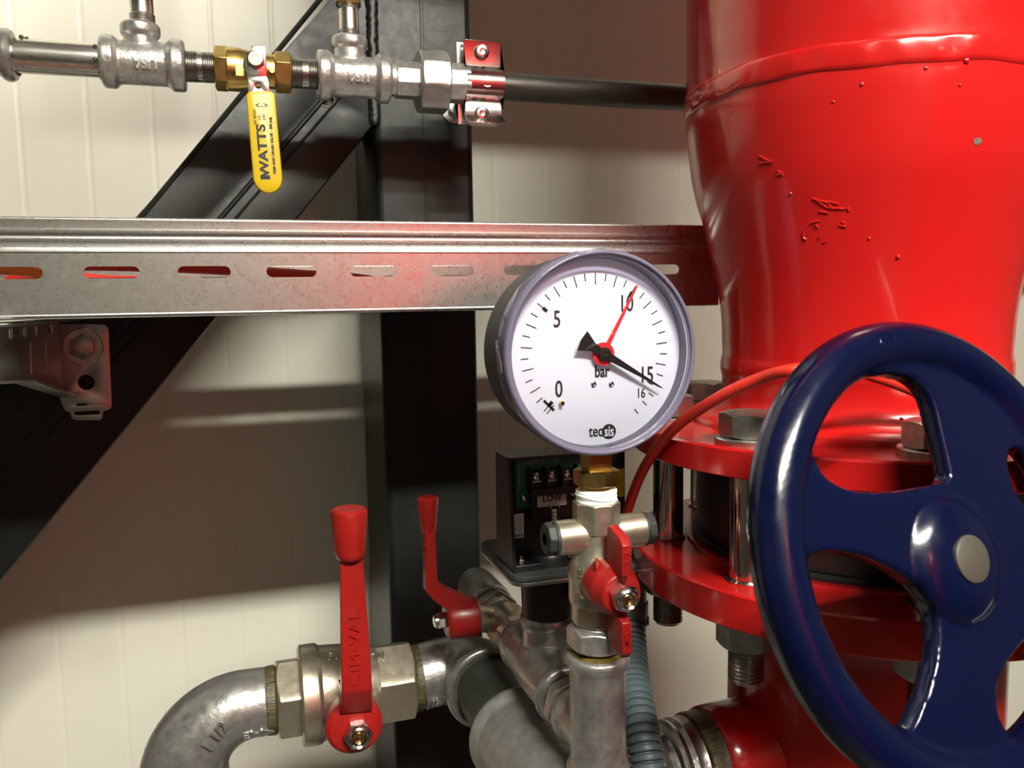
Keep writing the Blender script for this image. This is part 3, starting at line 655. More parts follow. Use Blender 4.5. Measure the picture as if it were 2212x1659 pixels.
def RY(y): return Vector((RX, y, RZ))
t = thing('hex_nipple', 'galvanised hex nipple joining the upright tee to the tee under the switch', 'pipe fitting', RY(.446) - Z * .016)
obj('body', B().poly(RY(.4400), Y, .0310, .0105, .94, rot=.2).cyl(RY(.435), RY(.462), .0118), 'rough_cast', t, bevel=.0006)
obj('thread_paste', B().lathe(RY(.450), Y, [(0, .0118), (.0006, .0140), (.002, .0146), (.0035, .0138), (.0045, .0125)], 48), 'paste', t, label='brown thread paste')
t = thing('pipe_tee', 'galvanised tee carrying the black flow switch, between two hex nipples', 'pipe fitting', RY(.503) - Z * .02)
b = B().lathe(RY(.454), Y, [(0, 0), (0, .0148), (.0012, .0178), (.0035, .0192), (.006, .0188), (.0095, .0170), (.025, .0180), (.045, .0182), (.072, .0172), (.078, .018), (.081, .0184), (.0838, .0172), (.085, .015), (.085, 0)], 64)
NX, NY = .1795, .503
nzt = P(1170, 1325, NY).z
b.lathe((NX, NY, RZ), Z, [(0, 0), (0, .0165), (nzt - RZ - .009, .0172), (nzt - RZ - .006, .0185), (nzt - RZ - .003, .0188), (nzt - RZ, .0176), (nzt - RZ, 0)], 56)
obj('body', b, 'cast', t, remesh=.0008, smooth=4)
t = thing('hex_nipple', 'galvanised hex nipple between the switch tee and the small red lever valve', 'pipe fitting', RY(.548) - Z * .016)
obj('body', B().poly(RY(.5400), Y, .0285, .0085, .95, rot=.3).cyl(RY(.536), RY(.556), .0115), 'cast', t, bevel=.0006)
t = thing('small_ball_valve', 'small nickel ball valve with thin red lever, left of the flow switch', 'valve', RY(.585) - Z * .02)
b = B().poly(RY(.5495), Y, .0275, .011, .96, rot=.3, sides=8).lathe(RY(.558), Y, [(0, 0), (0, .0138), (.006, .0152), (.010, .0164), (.022, .0166), (.0225, .0158), (.030, .0152), (.034, .0132), (.034, 0)], 56).poly(RY(.590), Y, .0270, .012, .96, rot=.3, sides=8)
vy = .580
p1 = P(1040, 1331, vy); p0 = P(948, 1341, vy)
b.cyl((RX - .008, vy, RZ + .003), (RX - .0285, vy, P(985, 1336, vy).z), .0098, n=40)
obj('body', b, 'nickel', t, bevel=.0004)
hx0 = P(1030, 1330, vy).x; hx1 = P(962, 1335, vy).x
RZ2 = P(985, 1336, vy).z
hb = B().lathe((hx0, vy, RZ2), -X, [(0, 0), (0, .0138), (.001, .0146), (hx0 - hx1 - .003, .0146), (hx0 - hx1, .0126), (hx0 - hx1, 0)], 48)
lx = hx1 + .004
def lp(px, py, yy=vy - .004): p = P(px, py, yy); return Vector((p.x, yy, p.z))
def swept(bld, rows):
    """rows of (centre, half width vec, half thickness vec)"""
    vs = []; fs = []
    for c, a, d in rows: vs += [c - a - d, c + a - d, c + a + d, c - a + d]
    for i in range(len(rows) - 1):
        for k in range(4): j = (k + 1) % 4; fs.append((i * 4 + k, i * 4 + j, i * 4 + 4 + j, i * 4 + 4 + k))
    fs += [(0, 1, 2, 3), tuple(range(len(vs) - 4, len(vs)))]; return bld.add(vs, fs)
ly = vy - .002
def lrow(px, py, nx_, nz_, w_, th_): return (lp(px, py, ly), Vector((nx_, 0, nz_)).normalized() * w_, Y * th_)
rows = [lrow(1010, 1318, .35, 1, .0090, .0085), lrow(985, 1303, .4, 1, .0075, .0080), lrow(960, 1288, .5, 1, .0062, .0072), lrow(940, 1275, .62, 1, .0056, .0066), lrow(930, 1262, 1, .62, .0054, .0062), lrow(929, 1240, 1, .02, .0042, .0060), lrow(928, 1200, 1, 0, .0040, .0057), lrow(927, 1160, 1, 0, .0038, .0052), lrow(926, 1140, 1, 0, .0040, .005)]
swept(hb, rows)
hd = obj('lever', hb, 'redlever', t, bevel=.0008)
ga = lp(926, 1152, ly); gb = lp(924, 1073, ly); gd = (gb - ga); GLn = gd.length
obj('lever_grip', B().lathe(ga, gd, [(0, 0), (0, .0048), (.004, .0056), (GLn * .5, .0066), (GLn - .003, .0078), (GLn - .001, .0075), (GLn, .006), (GLn - .0004, 0)], 40), 'redlever', t)
obj('lever_print', B().text('CIM-VAL', .0055, lp(929, 1200, ly) - X * .0042, -Z, Y * -1, .0003), 'redlever', hd)
nx_ = hx1; obj('lock_nut', B().poly((nx_, vy, RZ2), -X, .0108, .0058, .95).lathe((nx_ - .0056, vy, RZ2), -X, [(0, .005), (.0026, .0046), (.0032, .0034), (.0024, 0)], 32), 'chrome', t, label='bright lock nut')
t = thing('hex_nipple', 'galvanised hex nipple behind the small red lever valve', 'pipe fitting', RY(.607) - Z * .016)
obj('body', B().poly(RY(.6025), Y, .0305, .0075, .92, rot=.15).cyl(RY(.598), RY(.625), .0118), 'rough_cast', t, bevel=.0006)
obj('thread_paste', B().lathe(RY(.6105), Y, [(0, .0118), (.0004, .0138), (.004, .0142), (.006, .012)], 40), 'paste', t, label='brown thread paste')
b = B().lathe(RY(.6155), Y, [(0, 0), (0, .0128), (.0004, .0158), (.0025, .0172), (.006, .0174), (.02, .0170), (.05, .0166), (.056, .015), (.056, 0)], 56)
tag(obj('pipe_elbow', b, 'cast'), 'galvanised socket end at the back of the small valve run, beside the column', 'pipe fitting')

# ------------------------------------------------------------------ flow switch
YF, YB = .47, .556
pf0, pf1 = P(1112, 1268, YF), P(1431, 1224, YF); pzp = (pf0.z + pf1.z) / 2 + .0002
pw = pf1.x - pf0.x; pcx = (pf0.x + pf1.x) / 2; pcy = (YF + YB) / 2
t = thing('flow_switch', 'open black flow switch with green circuit board on a square plate behind the gauge valve', 'switch', (NX, NY, nzt))
loops = [rrect(pcx, pcy, pw, YB - YF, .010)]
obj('base_plate', B().plate(loops, (0, 0, pzp - .0020), X, Y, .0026, .0003), 'bolt', t)
obj('gasket', B().plate([rrect(pcx, pcy, pw - .0006, YB - YF - .0006, .010), rrect(pcx, pcy, pw - .020, YB - YF - .022, .004)], (0, 0, pzp + .0008), X, Y, .0036, .0005), 'grey_rubber', t)
obj('neck', B().lathe((NX, NY, nzt - .004), Z, [(0, 0), (0, .0155), (.004, .0155), (.004, .0170), (pzp - nzt + .001, .0178), (pzp - nzt + .001, 0)], 48), 'blackp', t)
# housing: open-front box
hx0 = pf0.x - .0002; 
bl = P(1113, 1232, .4785); tl = P(1098, 985, .4785)
hxa = P(1108, 1200, .4800).x; hxb = hxa + .062; hy1 = .514; hyt, hyb = .488, .4785
hz0, hz1 = pzp + .0008, P(1098, 990, hyt).z
hb = B(); wt = .0022; hy0 = hyt
for xw_ in (hxa, hxb - wt):
    vs = [Vector((x_, y_, z_)) for x_ in (xw_, xw_ + wt) for y_, z_ in ((hyb, hz0), (hy1, hz0), (hy1, hz1), (hyt, hz1))]
    hb.add(vs, [(0, 1, 2, 3), (4, 5, 6, 7), (0, 1, 5, 4), (1, 2, 6, 5), (2, 3, 7, 6), (3, 0, 4, 7)])
hb.box(((hxa + hxb) / 2, hy1 - wt / 2, (hz0 + hz1) / 2), (hxb - hxa, wt, hz1 - hz0))
hb.box(((hxa + hxb) / 2, (hy0 + hy1) / 2, hz1 - wt / 2), (hxb - hxa, hy1 - hy0, wt))
hb.box((hxa + .010, hyb + .010, hz0 + .004), (.020, .018, .008))
obj('housing', hb, 'blackp', t, bevel=.0006)
by = .496                                            # board plane
def bp_(px, py, y=by): p = P(px, py, y); return Vector((p.x, y, p.z))
bt = bp_(1116, 996); bbm = bp_(1117, 1099)
obj('inner_frame', B().box(((hxa + hxb) / 2, by + .009, (hz0 + hz1) / 2), (hxb - hxa - .005, .012, hz1 - hz0 - .006)), 'blackp', t)
c0 = bp_(1113, 993); c1 = bp_(1262, 970)
bw = c1.x - c0.x; bh = c0.z - bp_(1117, 1099).z
cb = obj('circuit_board', B().plate([[(c0.x, c0.z - bh), (c0.x + .0125, c0.z - bh), (c0.x + .0125, c0.z - bh * .56), (c0.x + bw, c0.z - bh * .56), (c0.x + bw, c0.z), (c0.x, c0.z)]], (0, by + .0015, 0), X, Z, .0015), 'pcb', t)
tb_ = B()
tb_.text('COM', .0046, bp_(1146, 997) - Y * .0004, X, Z, .0001, .9).text('1', .0046, bp_(1172, 993) - Y * .0004, X, Z, .0001).text('2', .0046, bp_(1202, 989) - Y * .0004, X, Z, .0001)
tb_.text('TYPE 0100/288-01-C', .0024, bp_(1121, 1029) - Y * .0004, -Z, X, .0001)
tb_.box(bp_(1129, 1027) - Y * .0002, (.0002, .0002, .016)).box(bp_(1148, 1090) - Y * .0002, (.0002, .0002, .008))
obj('board_print', tb_, 'inkw', cb)
obj('board_screw', B().ball(bp_(1131, 1075) - Y * .0008, .0024, 18, Y, .6), 'chrome', cb, label='shiny screw')
obj('board_screw', B().ball(bp_(1238, 1064, .488), .0024, 18, Y, .6), 'chrome', cb, label='shiny screw')
tm = B(); x0_, x1_ = bp_(1142, 1040, .4895).x, bp_(1242, 1040, .4895).x; zt_ = bp_(1142, 1010, .4895).z; zc_ = bp_(1142, 1052, .4895).z
tm.box(((x0_ + x1_) / 2, .4925, (zt_ + zc_) / 2 - .003), (x1_ - x0_, .0055, zt_ - zc_))
tm.box(((x0_ + x1_) / 2, .488, zc_ - .0030), (x1_ - x0_, .008, .0045))
for k in range(4): tm.box((x0_ + (x1_ - x0_) * k / 3, .4872, (zt_ + zc_) / 2), (.0011, .0095, zt_ - zc_))
term = obj('terminal_block', tm, 'blackp', t, bevel=.0002)
for k in range(3):
    cx_ = x0_ + (x1_ - x0_) * (k + .5) / 3; zc2 = (zt_ + zc_) / 2
    obj('terminal_screw', B().lathe((cx_, .4895, zc2), Vector((0, -1, .35)), [(0, 0), (0, .0024), (.0012, .0023), (.0016, .0012), (.001, .0004), (.001, 0)], 24).box((cx_, .4888, zc2 - .003), (.006, .001, .0014)), 'chrome', term)
lc0, lc1 = bp_(1161, 1062, .4905), bp_(1224, 1056, .4905); lh = .0105
obj('block_cover', B().box(((lc0.x + lc1.x) / 2 + .002, .494, lc0.z - .0075), (lc1.x - lc0.x + .012, .005, .022)), 'blackp', t, bevel=.0004)
la_ = obj('label', B().box(((lc0.x + lc1.x) / 2, .4912, lc0.z - lh / 2), (lc1.x - lc0.x, .0005, lh)), 'label', t, label='white label reading LOW')
obj('printing', B().text('LOW', .0056, Vector(((lc0.x + lc1.x) / 2, .4908, lc0.z - lh / 2)), X, Z, .0001, 1.0, .00012), 'ink', la_)
sc0 = bp_(1119, 1106, .486)
s_ = obj('scale_label', B().box((bp_(1121, 1136, .486).x, .486, bp_(1121, 1136, .486).z), (.0064, .0005, .0155)), 'label', t, label='white scale strip reading BAR')
so = bp_(1121, 1136, .486)
sb = B().text('BAR', .0031, so + Vector((0, -.0004, -.006)), X, Z, .0001)
for k in range(9): sb.box(so + Vector((.001 if k % 2 else .0003, -.0003, .0062 - k * .00115)), (.0018 if k % 2 else .0032, .0001, .0002))
for k, ch in enumerate('1234'): sb.text(ch, .0018, so + Vector((-.0023, -.0004, .0055 - k * .0024)), X, Z, .0001)
obj('printing', sb, 'ink', s_)
obj('foot_screw', B().lathe((P(1127, 1205, .484).x, .486, hz0 + .008), Z, [(0, 0), (0, .0034), (.0016, .0034), (.0024, .0028), (.0024, .0018), (.0046, .0018), (.0052, 0)], 28), 'chrome', t, label='shiny screw')
obj('bellows_base', B().lathe((bp_(1190, 1200, .488).x, .497, hz0), Z, [(0, 0), (0, .0145), (.009, .0145), (.0105, .0135), (.0105, 0)], 48), 'blackp', t)
obj('adjust_spring', B().lathe((bp_(1200, 1110, .49).x, .492, bp_(1200, 1140, .49).z), Z, [(0, .003)] + thread(0, .014, .0042, .0022, .0012), 24), 'chrome', t)
yl = P(1338, 1045, .505)
obj('side_block', B().box((P(1290, 1060, .512).x + .004, .514, P(1330, 1040, .512).z), (.030, .012, .052)), 'blackp', t, bevel=.0006)
obj('warning_label', B().box((P(1337, 1043, .5075).x, .5077, P(1337, 1043, .5075).z), (.0078, .0006, .0195)), 'yellowl', t, label='yellow label')
obj('clear_foot', B().box((P(1367, 1196, .50).x, .50, pzp + .0095), (.0095, .010, .016)), 'sealw', t, bevel=.001, label='pale translucent corner block')
gx_ = P(1366, 1300, .50).x; gz0, gz1 = P(1366, 1350, .50).z, pzp - .0022
b = B().lathe((gx_ - .002, .50, gz0), Z, [(0, 0), (0, .0105), (.001, .0118), (.0075, .0120), (.0085, .0126), (.017, .0126), (.018, .0115), (gz1 - gz0, .0112), (gz1 - gz0, 0)], 48)
for k in range(12):
    a = 2 * PI * k / 12; b.box((gx_ - .002 + .0122 * math.cos(a), .50 + .0122 * math.sin(a), gz0 + .0042), (.0016, .0016, .006), (Vector((math.cos(a), math.sin(a), 0)), Vector((-math.sin(a), math.cos(a), 0)), Z))
tag(obj('cable_gland', b, 'gland'), 'dark grey cable gland under the flow switch plate, behind the wing handle', 'cable gland')
# corrugated conduit
def cpt(px, py, y): p = P(px, py, y); return Vector((p.x, y, p.z))
path = catmull([cpt(1360, 1340, .497), cpt(1363, 1400, .483), cpt(1370, 1480, .457), cpt(1385, 1570, .431), cpt(1403, 1680, .414), cpt(1418, 1780, .405)], 44)
# equal-arclength resample
dist = [0]
for a, c in zip(path, path[1:]): dist.append(dist[-1] + (c - a).length)
def along(s):
    for i in range(1, len(dist)):
        if dist[i] >= s: u_ = (s - dist[i - 1]) / max(1e-9, dist[i] - dist[i - 1]); return path[i - 1].lerp(path[i], u_)
    return path[-1]
pit = .0046; nrib = int(dist[-1] / pit); pts = []; rad = []
for k in range(nrib):
    for f_, r in ((0, .0084), (.12, .0102), (.2, .0106), (.68, .0106), (.76, .0102), (.88, .0084)): pts.append(along((k + f_) * pit)); rad.append(r)
b = B(); b.tube(pts, lambda u_: rad[min(len(rad) - 1, int(round(u_ * (len(pts) - 1))))], 32)
tag(obj('corrugated_conduit', b, 'conduit', angle=25), 'grey ribbed flexible conduit hanging from the cable gland', 'conduit')

# ------------------------------------------------------------------ lower inch-and-a-half run
LY = .64; LZ = -.303
def lx_(px, py=1490): return P(px, py, LY).x
def Lp(x): return Vector((x, LY, LZ))
xe_ = lx_(577, 1513); Rb = .0500; ex = xe_ - .062
t = thing('pipe_elbow', 'large galvanised elbow at the lower left, turning down', 'pipe fitting', (ex, LY, -.46))
b = B(); pts = [Lp(xe_), Lp(xe_ - .012)]
pc_ = [Vector((ex + Rb * (1 - math.sin(PI / 2 * k / 14)), LY, LZ - Rb * (1 - math.cos(PI / 2 * k / 14)))) for k in range(15)]
pts = [Lp(xe_)] + pc_ + [Vector((ex, LY, LZ - Rb - .10))]
rr = [.0252] + [.0253 + (.0325 - .0253) * (k / 14) for k in range(15)] + [.0335]
b.tube(pts, lambda u_: rr[min(16, int(round(u_ * 16)))], 56)
b.lathe((ex, LY, LZ - Rb - .006), -Z, [(0, .0322), (.003, .0350), (.012, .0362), (.02, .0350), (.022, .033)], 56)
el = obj('body', b, 'cast', t, remesh=.0011, smooth=3)
lt = B(); o_ = P(545, 1550, LY - .0275)
lt.text('<EM>', .0115, None, None, None, .0006, 1.15, .0003, fn=on_cyl((lx_(544, 1550), LY, LZ), X, Vector((0, -1, -.72)), .0253))
o2 = P(466, 1592, LY - .031); lt.text('1 1/2', .0115, Vector((o2.x, LY - .0300, o2.z)), Vector((.62, 0, .78)), Vector((-.78, 0, .62)), .0006, 1, .0003)
obj('cast_lettering', lt, 'cast', t, label='raised size marks')
t = thing('ball_valve', 'large nickel ball valve with long upright red lever on the lower run', 'valve', Lp(lx_(740)) - Z * .04)
b = B(); xa, xb_, xc, xd, xe2, xf = lx_(597, 1510), lx_(650, 1502), lx_(692, 1497), lx_(800, 1480), lx_(805, 1478), lx_(889, 1464)
b.poly(Lp(xa), X, .0555, xb_ - xa + .002, .965, rot=.16)
b.lathe(Lp(xb_ - .001), X, [(0, 0), (0, .0355), (.0015, .0378), (xc - xb_ - .002, .0380), (xc - xb_, .0372), (xc - xb_ + .001, .0358), (xc - xb_ + .010, .0352), (xd - xb_ - .008, .0338), (xd - xb_, .0318), (xd - xb_ + .006, .030), (xd - xb_ + .006, 0)], 80)
b.poly(Lp(xe2), X, .0575, xf - xe2, .965, rot=.16)
b.lathe(Lp(lx_(765)), -Y, [(0, .016), (.044, .0155), (.046, 0)], 40)
obj('body', b, 'nickel', t, bevel=.0005)
bodylet = B().text('PN 25', .0105, None, None, None, .0006, 1, .0002, fn=on_cyl(Lp(lx_(745)), X, Z + Y * -.35, .0348)).text('DN', .008, None, None, None, .0006, 1, .0002, fn=on_cyl(Lp(lx_(812)), X, Z + Y * -.45, .0318))
obj('cast_lettering', bodylet, 'nickel', t)
obj('thread_sealant', B().lathe(Lp(lx_(575, 1513)), X, [(0, .0245), (.0008, .0254), (.004, .0256), (xa - lx_(575, 1513) - .001, .0258), (xa - lx_(575, 1513), .0245)], 56), 'hemp', t, label='brown hemp thread seal')
obj('thread_sealant', B().lathe(Lp(xf), X, [(-.0004, .0245), (.0006, .0264), (.003, .0258), (.006, .0262), (.0085, .024)], 56), 'hemp', t, label='brown hemp thread seal')
BLY = LY - .057                                    # outer face of the lever hub
hc = P(765, 1566, BLY + .004); hc = Vector((hc.x, 0, hc.z))
hb = B().lathe((hc.x, BLY + .024, hc.z), -Y, [(0, 0), (0, .0165), (.012, .0205), (.022, .0208), (.0244, .0185), (.0250, .017), (.025, 0)], 64)
FY = BLY - .021                                    # front plane of the lever blade
def fp(px, py, y=FY): p = P(px, py, y); return Vector((p.x, y, p.z))
def row(pl, pr, y0, y1):
    c = (pl + pr) / 2; return (Vector((c.x, (y0 + y1) / 2, c.z)), Vector(((pr.x - pl.x) / 2, 0, (pr.z - pl.z) / 2)), Vector((0, (y1 - y0) / 2, 0)))
rows = [row(fp(735, 1536, BLY), fp(803, 1530, BLY), BLY - .004, BLY + .008), row(fp(738, 1500, FY), fp(804, 1492, FY), FY, FY + .024), row(fp(738, 1494), fp(804, 1486), FY - .0006, FY + .009), row(fp(737, 1400), fp(799, 1396), FY, FY + .008), row(fp(736, 1300), fp(791, 1297), FY, FY + .0075), row(fp(735, 1220), fp(785, 1218), FY + .0005, FY + .0075), row(fp(733, 1195), fp(785, 1193), FY + .0005, FY + .0075)]
swept(hb, rows)
lev = obj('lever', hb, 'redlever', t, bevel=.0009)
ga = fp(757, 1206, FY + .004); gb = fp(754, 1097, FY + .004); gd = gb - ga; GLn = gd.length
obj('lever_grip', B().lathe(ga, gd, [(0, 0), (0, .0085), (.0008, .0095), (.004, .0106), (GLn * .5, .0115), (GLn - .004, .01265), (GLn - .0015, .0122), (GLn - .0002, .0102), (GLn - .0008, 0)], 56), 'redlever', t)
obj('raised_letters', B().text('CIM-VAL', .0105, fp(768, 1400, FY - .0007), Z * 1.0 + X * .01, -X, .0003, 1.25, 0, spacing=1.1), 'redlever', lev)
nc = P(772, 1580, BLY); nc = Vector((nc.x, BLY - .0008, nc.z))
obj('lock_nut', B().poly(nc, -Y, .0182, .0075, .95, rot=PI / 6 + .03).lathe(nc - Y * .007, -Y, [(0, .0086), (.003, .0082), (.0042, .0068), (.0032, .0054), (.0012, .005), (.001, 0)], 48), 'chrome', t, label='shiny lock nut')
obj('stem_end', B().lathe(nc - Y * .0075, -Y, [(0, .0048), (.0024, .0046), (.0032, .0038), (.0026, .0030), (.0008, 0)], 32), 'brassb', t, label='brass stem end')
# elbow towards the viewer and the two pipes
JX, JZ = .1635, -.3005
t = thing('pipe_elbow', 'large galvanised elbow in front of the column turning the lower run towards the front', 'pipe fitting', (JX, LY, JZ - .03))
b = B(); xj = xf + .006; Rj = .030
pts = [Lp(xj)] + [Vector((JX - Rj + Rj * math.sin(PI / 2 * k / 10), LY - Rj + Rj * math.cos(PI / 2 * k / 10), JZ)) for k in range(11)] + [Vector((JX, LY - Rj - .012, JZ))]
rr2 = [.0258] + [.0262 + .0048 * k / 10 for k in range(11)] + [.031]
b.tube(pts, lambda u_: rr2[min(12, int(round(u_ * 12)))], 56)
b.lathe((JX, .6065, JZ), -Y, [(0, 0), (0, .031), (.003, .0332), (.007, .0338), (.0105, .0325), (.0115, .029), (.0100, .0262), (.0100, 0)], 64)
obj('body', b, 'cast', t, remesh=.0010, smooth=3)
jl = B().text('IB', .010, None, None, None, .0006, 1, .0002, fn=on_cyl((lx_(930, 1470), LY, LZ), X, Vector((0, -1, -.55)), .0262))
obj('cast_lettering', jl, 'cast', t)
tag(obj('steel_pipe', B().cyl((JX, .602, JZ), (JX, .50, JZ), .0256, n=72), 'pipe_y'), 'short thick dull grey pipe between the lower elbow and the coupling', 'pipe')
t = thing('pipe_coupling', 'large galvanised socket on the lower run in front of the thick grey pipe', 'pipe fitting', (JX, .44, JZ - .03))
b = B().lathe((JX, .528, JZ), -Y, [(0, 0), (0, .0262), (.0006, .0315), (.003, .0345), (.0065, .0352), (.010, .0336), (.0145, .0312), (.10, .0312), (.106, .033), (.112, .033), (.116, .030), (.116, 0)], 72)
obj('body', b, 'castd', t, remesh=.0011, smooth=2)
obj('cast_lettering', B().text('HCH', .0125, None, None, None, .0006, 1.1, .0002, fn=on_cyl((JX, .497, JZ), Y, Z + X * .28, .0314)), 'castd', t)

# ------------------------------------------------------------------ red riser, flanges, valve
AXR = Vector((.367, .4346, 0))
t = thing('red_reducer_pipe', 'large glossy red painted riser pipe with reducer and top flange', 'pipe', (AXR.x, AXR.y, -.095))
up = [(.95, .1081), (.50, .1081), (.20, .1081), (.14, .1081), (.132, .1081), (.1290, .1081), (.1270, .1083), (.1245, .1085), (.1130, .1085), (.1110, .1083), (.1096, .1083), (.106, .1083), (.100, .1077), (.0929, .1068), (.0724, .1041), (.060, .1012), (.0487, .0977), (.032, .0935), (.0158, .0895), (.0, .0866), (-.0145, .0850), (-.0358, .0842), (-.0385, .0846), (-.0405, .0853), (-.046, .0856), (-.0490, .0850), (-.0510, .0842), (-.060, .0846), (-.066, .086), (-.070, .0895), (-.0725, .0955), (-.0745, .1015), (-.0756, .103)]
fz0, fz1 = -.0790, -.0948
b = B().lathe((AXR.x, AXR.y, 0), Z, [(.95, 0)] + up + [(-.0800, .1035), (-.0800, 0)], 144)
obj('pipe_body', b, 'red', t, angle=60)
obj('flange', B().lathe((AXR.x, AXR.y, fz1), Z, [(0, 0), (0, .1418), (.0007, .1425), (fz0 - fz1 - .0012, .1425), (fz0 - fz1, .1413), (fz0 - fz1, .09), (fz0 - fz1, 0)], 144), 'red', t)
obj('added_shade_branch', B().lathe((.08, AXR.y, .51), X, [(0, 0), (0, .105), (1.1, .105), (1.1, 0)], 64), 'red', t)  # unseen pipe added above the view to shade the upper right wall
wb = B(); vs = []; fs = []; NA = 360
ph = [random.uniform(0, 6.28) for _ in range(8)]
for k in range(NA):
    a = 2 * PI * k / NA
    w_ = .0005 * math.sin(3 * a + ph[0]) + .0005 * math.sin(7 * a + ph[1]) + .0003 * math.sin(17 * a + ph[2]); u_ = .00018 * math.sin(23 * a + ph[3]) + .00018 * math.sin(41 * a + ph[4]) + random.uniform(-.00006, .00006)
    for zz, rr_ in ((.1262, .1080), (.1252, .1090), (.1235, .1095 + u_), (.119, .1097 + u_), (.1150, .1096 + u_), (.1128, .1092), (.1117, .1078)):
        vs.append((AXR.x + rr_ * math.cos(a), AXR.y + rr_ * math.sin(a), zz + w_))
for k in range(NA):
    for q_ in range(6): fs.append((k * 7 + q_, ((k + 1) % NA) * 7 + q_, ((k + 1) % NA) * 7 + q_ + 1, k * 7 + q_ + 1))
obj('weld_seam', wb.add(vs, fs), 'red', t, angle=70)
def red_r(z):
    for (za, ra), (zb2, rb2) in zip(up, up[1:]):
        if zb2 <= z <= za: return ra + (rb2 - ra) * (za - z) / (za - zb2 + 1e-9)
    return .085
def hit(px, py, off=0):
    r = ray(px, py); z = 0
    for _ in range(12):
        R_q = red_r(z) + off; a = r.x ** 2 + r.y ** 2; bq = -2 * (r.x * AXR.x + r.y * AXR.y); cq = AXR.x ** 2 + AXR.y ** 2 - R_q * R_q
        s = (-bq - math.sqrt(max(0, bq * bq - 4 * a * cq))) / 2 / a; z = z * .4 + .6 * s * r.z
    return r * s
cb_ = B()
for poly_ in ([(1640, 336), (1655, 345), (1670, 352)], [(1642, 352), (1660, 350), (1672, 346)], [(1680, 368), (1692, 379)], [(1678, 377), (1692, 374)],
              [(1755, 428), (1772, 434), (1790, 436), (1812, 440)], [(1765, 433), (1785, 447), (1805, 450), (1830, 450)], [(1790, 440), (1800, 452)], [(1830, 445), (1834, 456)], [(1770, 456), (1790, 460)],
              [(1770, 476), (1750, 482), (1738, 496), (1735, 512), (1742, 518)], [(1762, 484), (1768, 492)], [(1812, 486), (1828, 490)], [(1818, 478), (1824, 482)], [(1775, 505), (1770, 515)], [(1785, 520), (1778, 524)]):
    cb_.tube([hit(x_, y_, .0001) for x_, y_ in poly_], .00065, 6, spline=4)
obj('paint_chip', cb_, 'red', t, label='scraped curled paint flakes')
ds = hit(2112, 304); nn = Vector((ds.x - AXR.x, ds.y - AXR.y, 0)).normalized()
obj('stain', B().ball(ds, .0022, 12, nn, .12), 'dirt', t)
for x_, y_, r in ((1940, 555, .0013), (2000, 147, .0012), (2085, 130, .0012), (2088, 131, .0016), (1862, 182, .0011), (1708, 418, .0009), (2074, 184, .001), (1800, 220, .0009), (1877, 515, .0009), (1582, 240, .0009), (1948, 905, .0012)):
    p = hit(x_, y_); nn = Vector((p.x - AXR.x, p.y - AXR.y, 0)).normalized(); obj('paint_drip', B().ball(p, r, 10, nn, .8), 'red', t)
# lower flange pipe with side outlet
LAX = Vector((AXR.x + .0052, AXR.y - .0016, 0)); g0, g1 = -.1570, -.1772
t = thing('red_flanged_pipe', 'red painted lower pipe with flange and side outlet, under the black valve', 'pipe', (LAX.x, LAX.y, -.5))
b = B().lathe((LAX.x, LAX.y, 0), Z, [(g1 + .001, 0), (g1 + .001, .1), (g1 - .002, .0985), (g1 - .006, .094), (g1 - .018, .0875), (g1 - .03, .0845), (g1 - .034, .0843), (g1 - .04, .0842), (-.60, .0842), (-.60, 0)], 128)
obz = -.2905; ob0 = P(1528, 1600, .4346).x
b.lathe((ob0, AXR.y, obz), X, [(0, 0), (0, .0325), (.0012, .0340), (.012, .0348), (.05, .0352), (.09, .0352), (.09, 0)], 64)
obj('pipe_body', b, 'red', t, angle=50)
obj('flange', B().lathe((AXR.x, AXR.y, g1), Z, [(0, 0), (0, .1418), (.0007, .1425), (g0 - g1 - .0012, .1425), (g0 - g1, .1413), (g0 - g1, .1075), (g0 - g1 + .002, .1068), (g0 - g1 + .002, 0)], 144), 'red', t)
obj('thread_sealant', B().lathe((ob0 - .012, AXR.y, obz), X, [(0, 0), (0, .030), (.001, .0318), (.004, .0322), (.008, .0316), (.0118, .0325), (.0122, 0)], 64), 'hemp', t, label='brown hemp thread seal')
b = B(); nt_ = 72; vs = []; fs = []; prof = [(0, .0240), (.0005, .0288), (.003, .0302), (.006, .0292), (.009, .0306), (.013, .0298), (.016, .0308), (.0168, .028)]
b.lathe((ob0 - .029, AXR.y, obz), X, [(-.004, 0), (-.004, .022), (0, .024)] + prof[1:], 64)
obj('taped_socket', b, 'tape', t, label='silver foil taped fitting')
obj('edge_fitting', B(), 'black') if False else None
p = P(2212, 1612, .60)
tag(obj('dark_fitting', B().lathe((p.x + .008, .60, p.z - .06), Z, [(0, 0), (0, .012), (.05, .012), (.052, .0095), (.066, .0095), (.068, .0075), (.068, 0)], 32), 'blackp'), 'small dark fitting at the right edge beside the red lower pipe', 'pipe fitting')
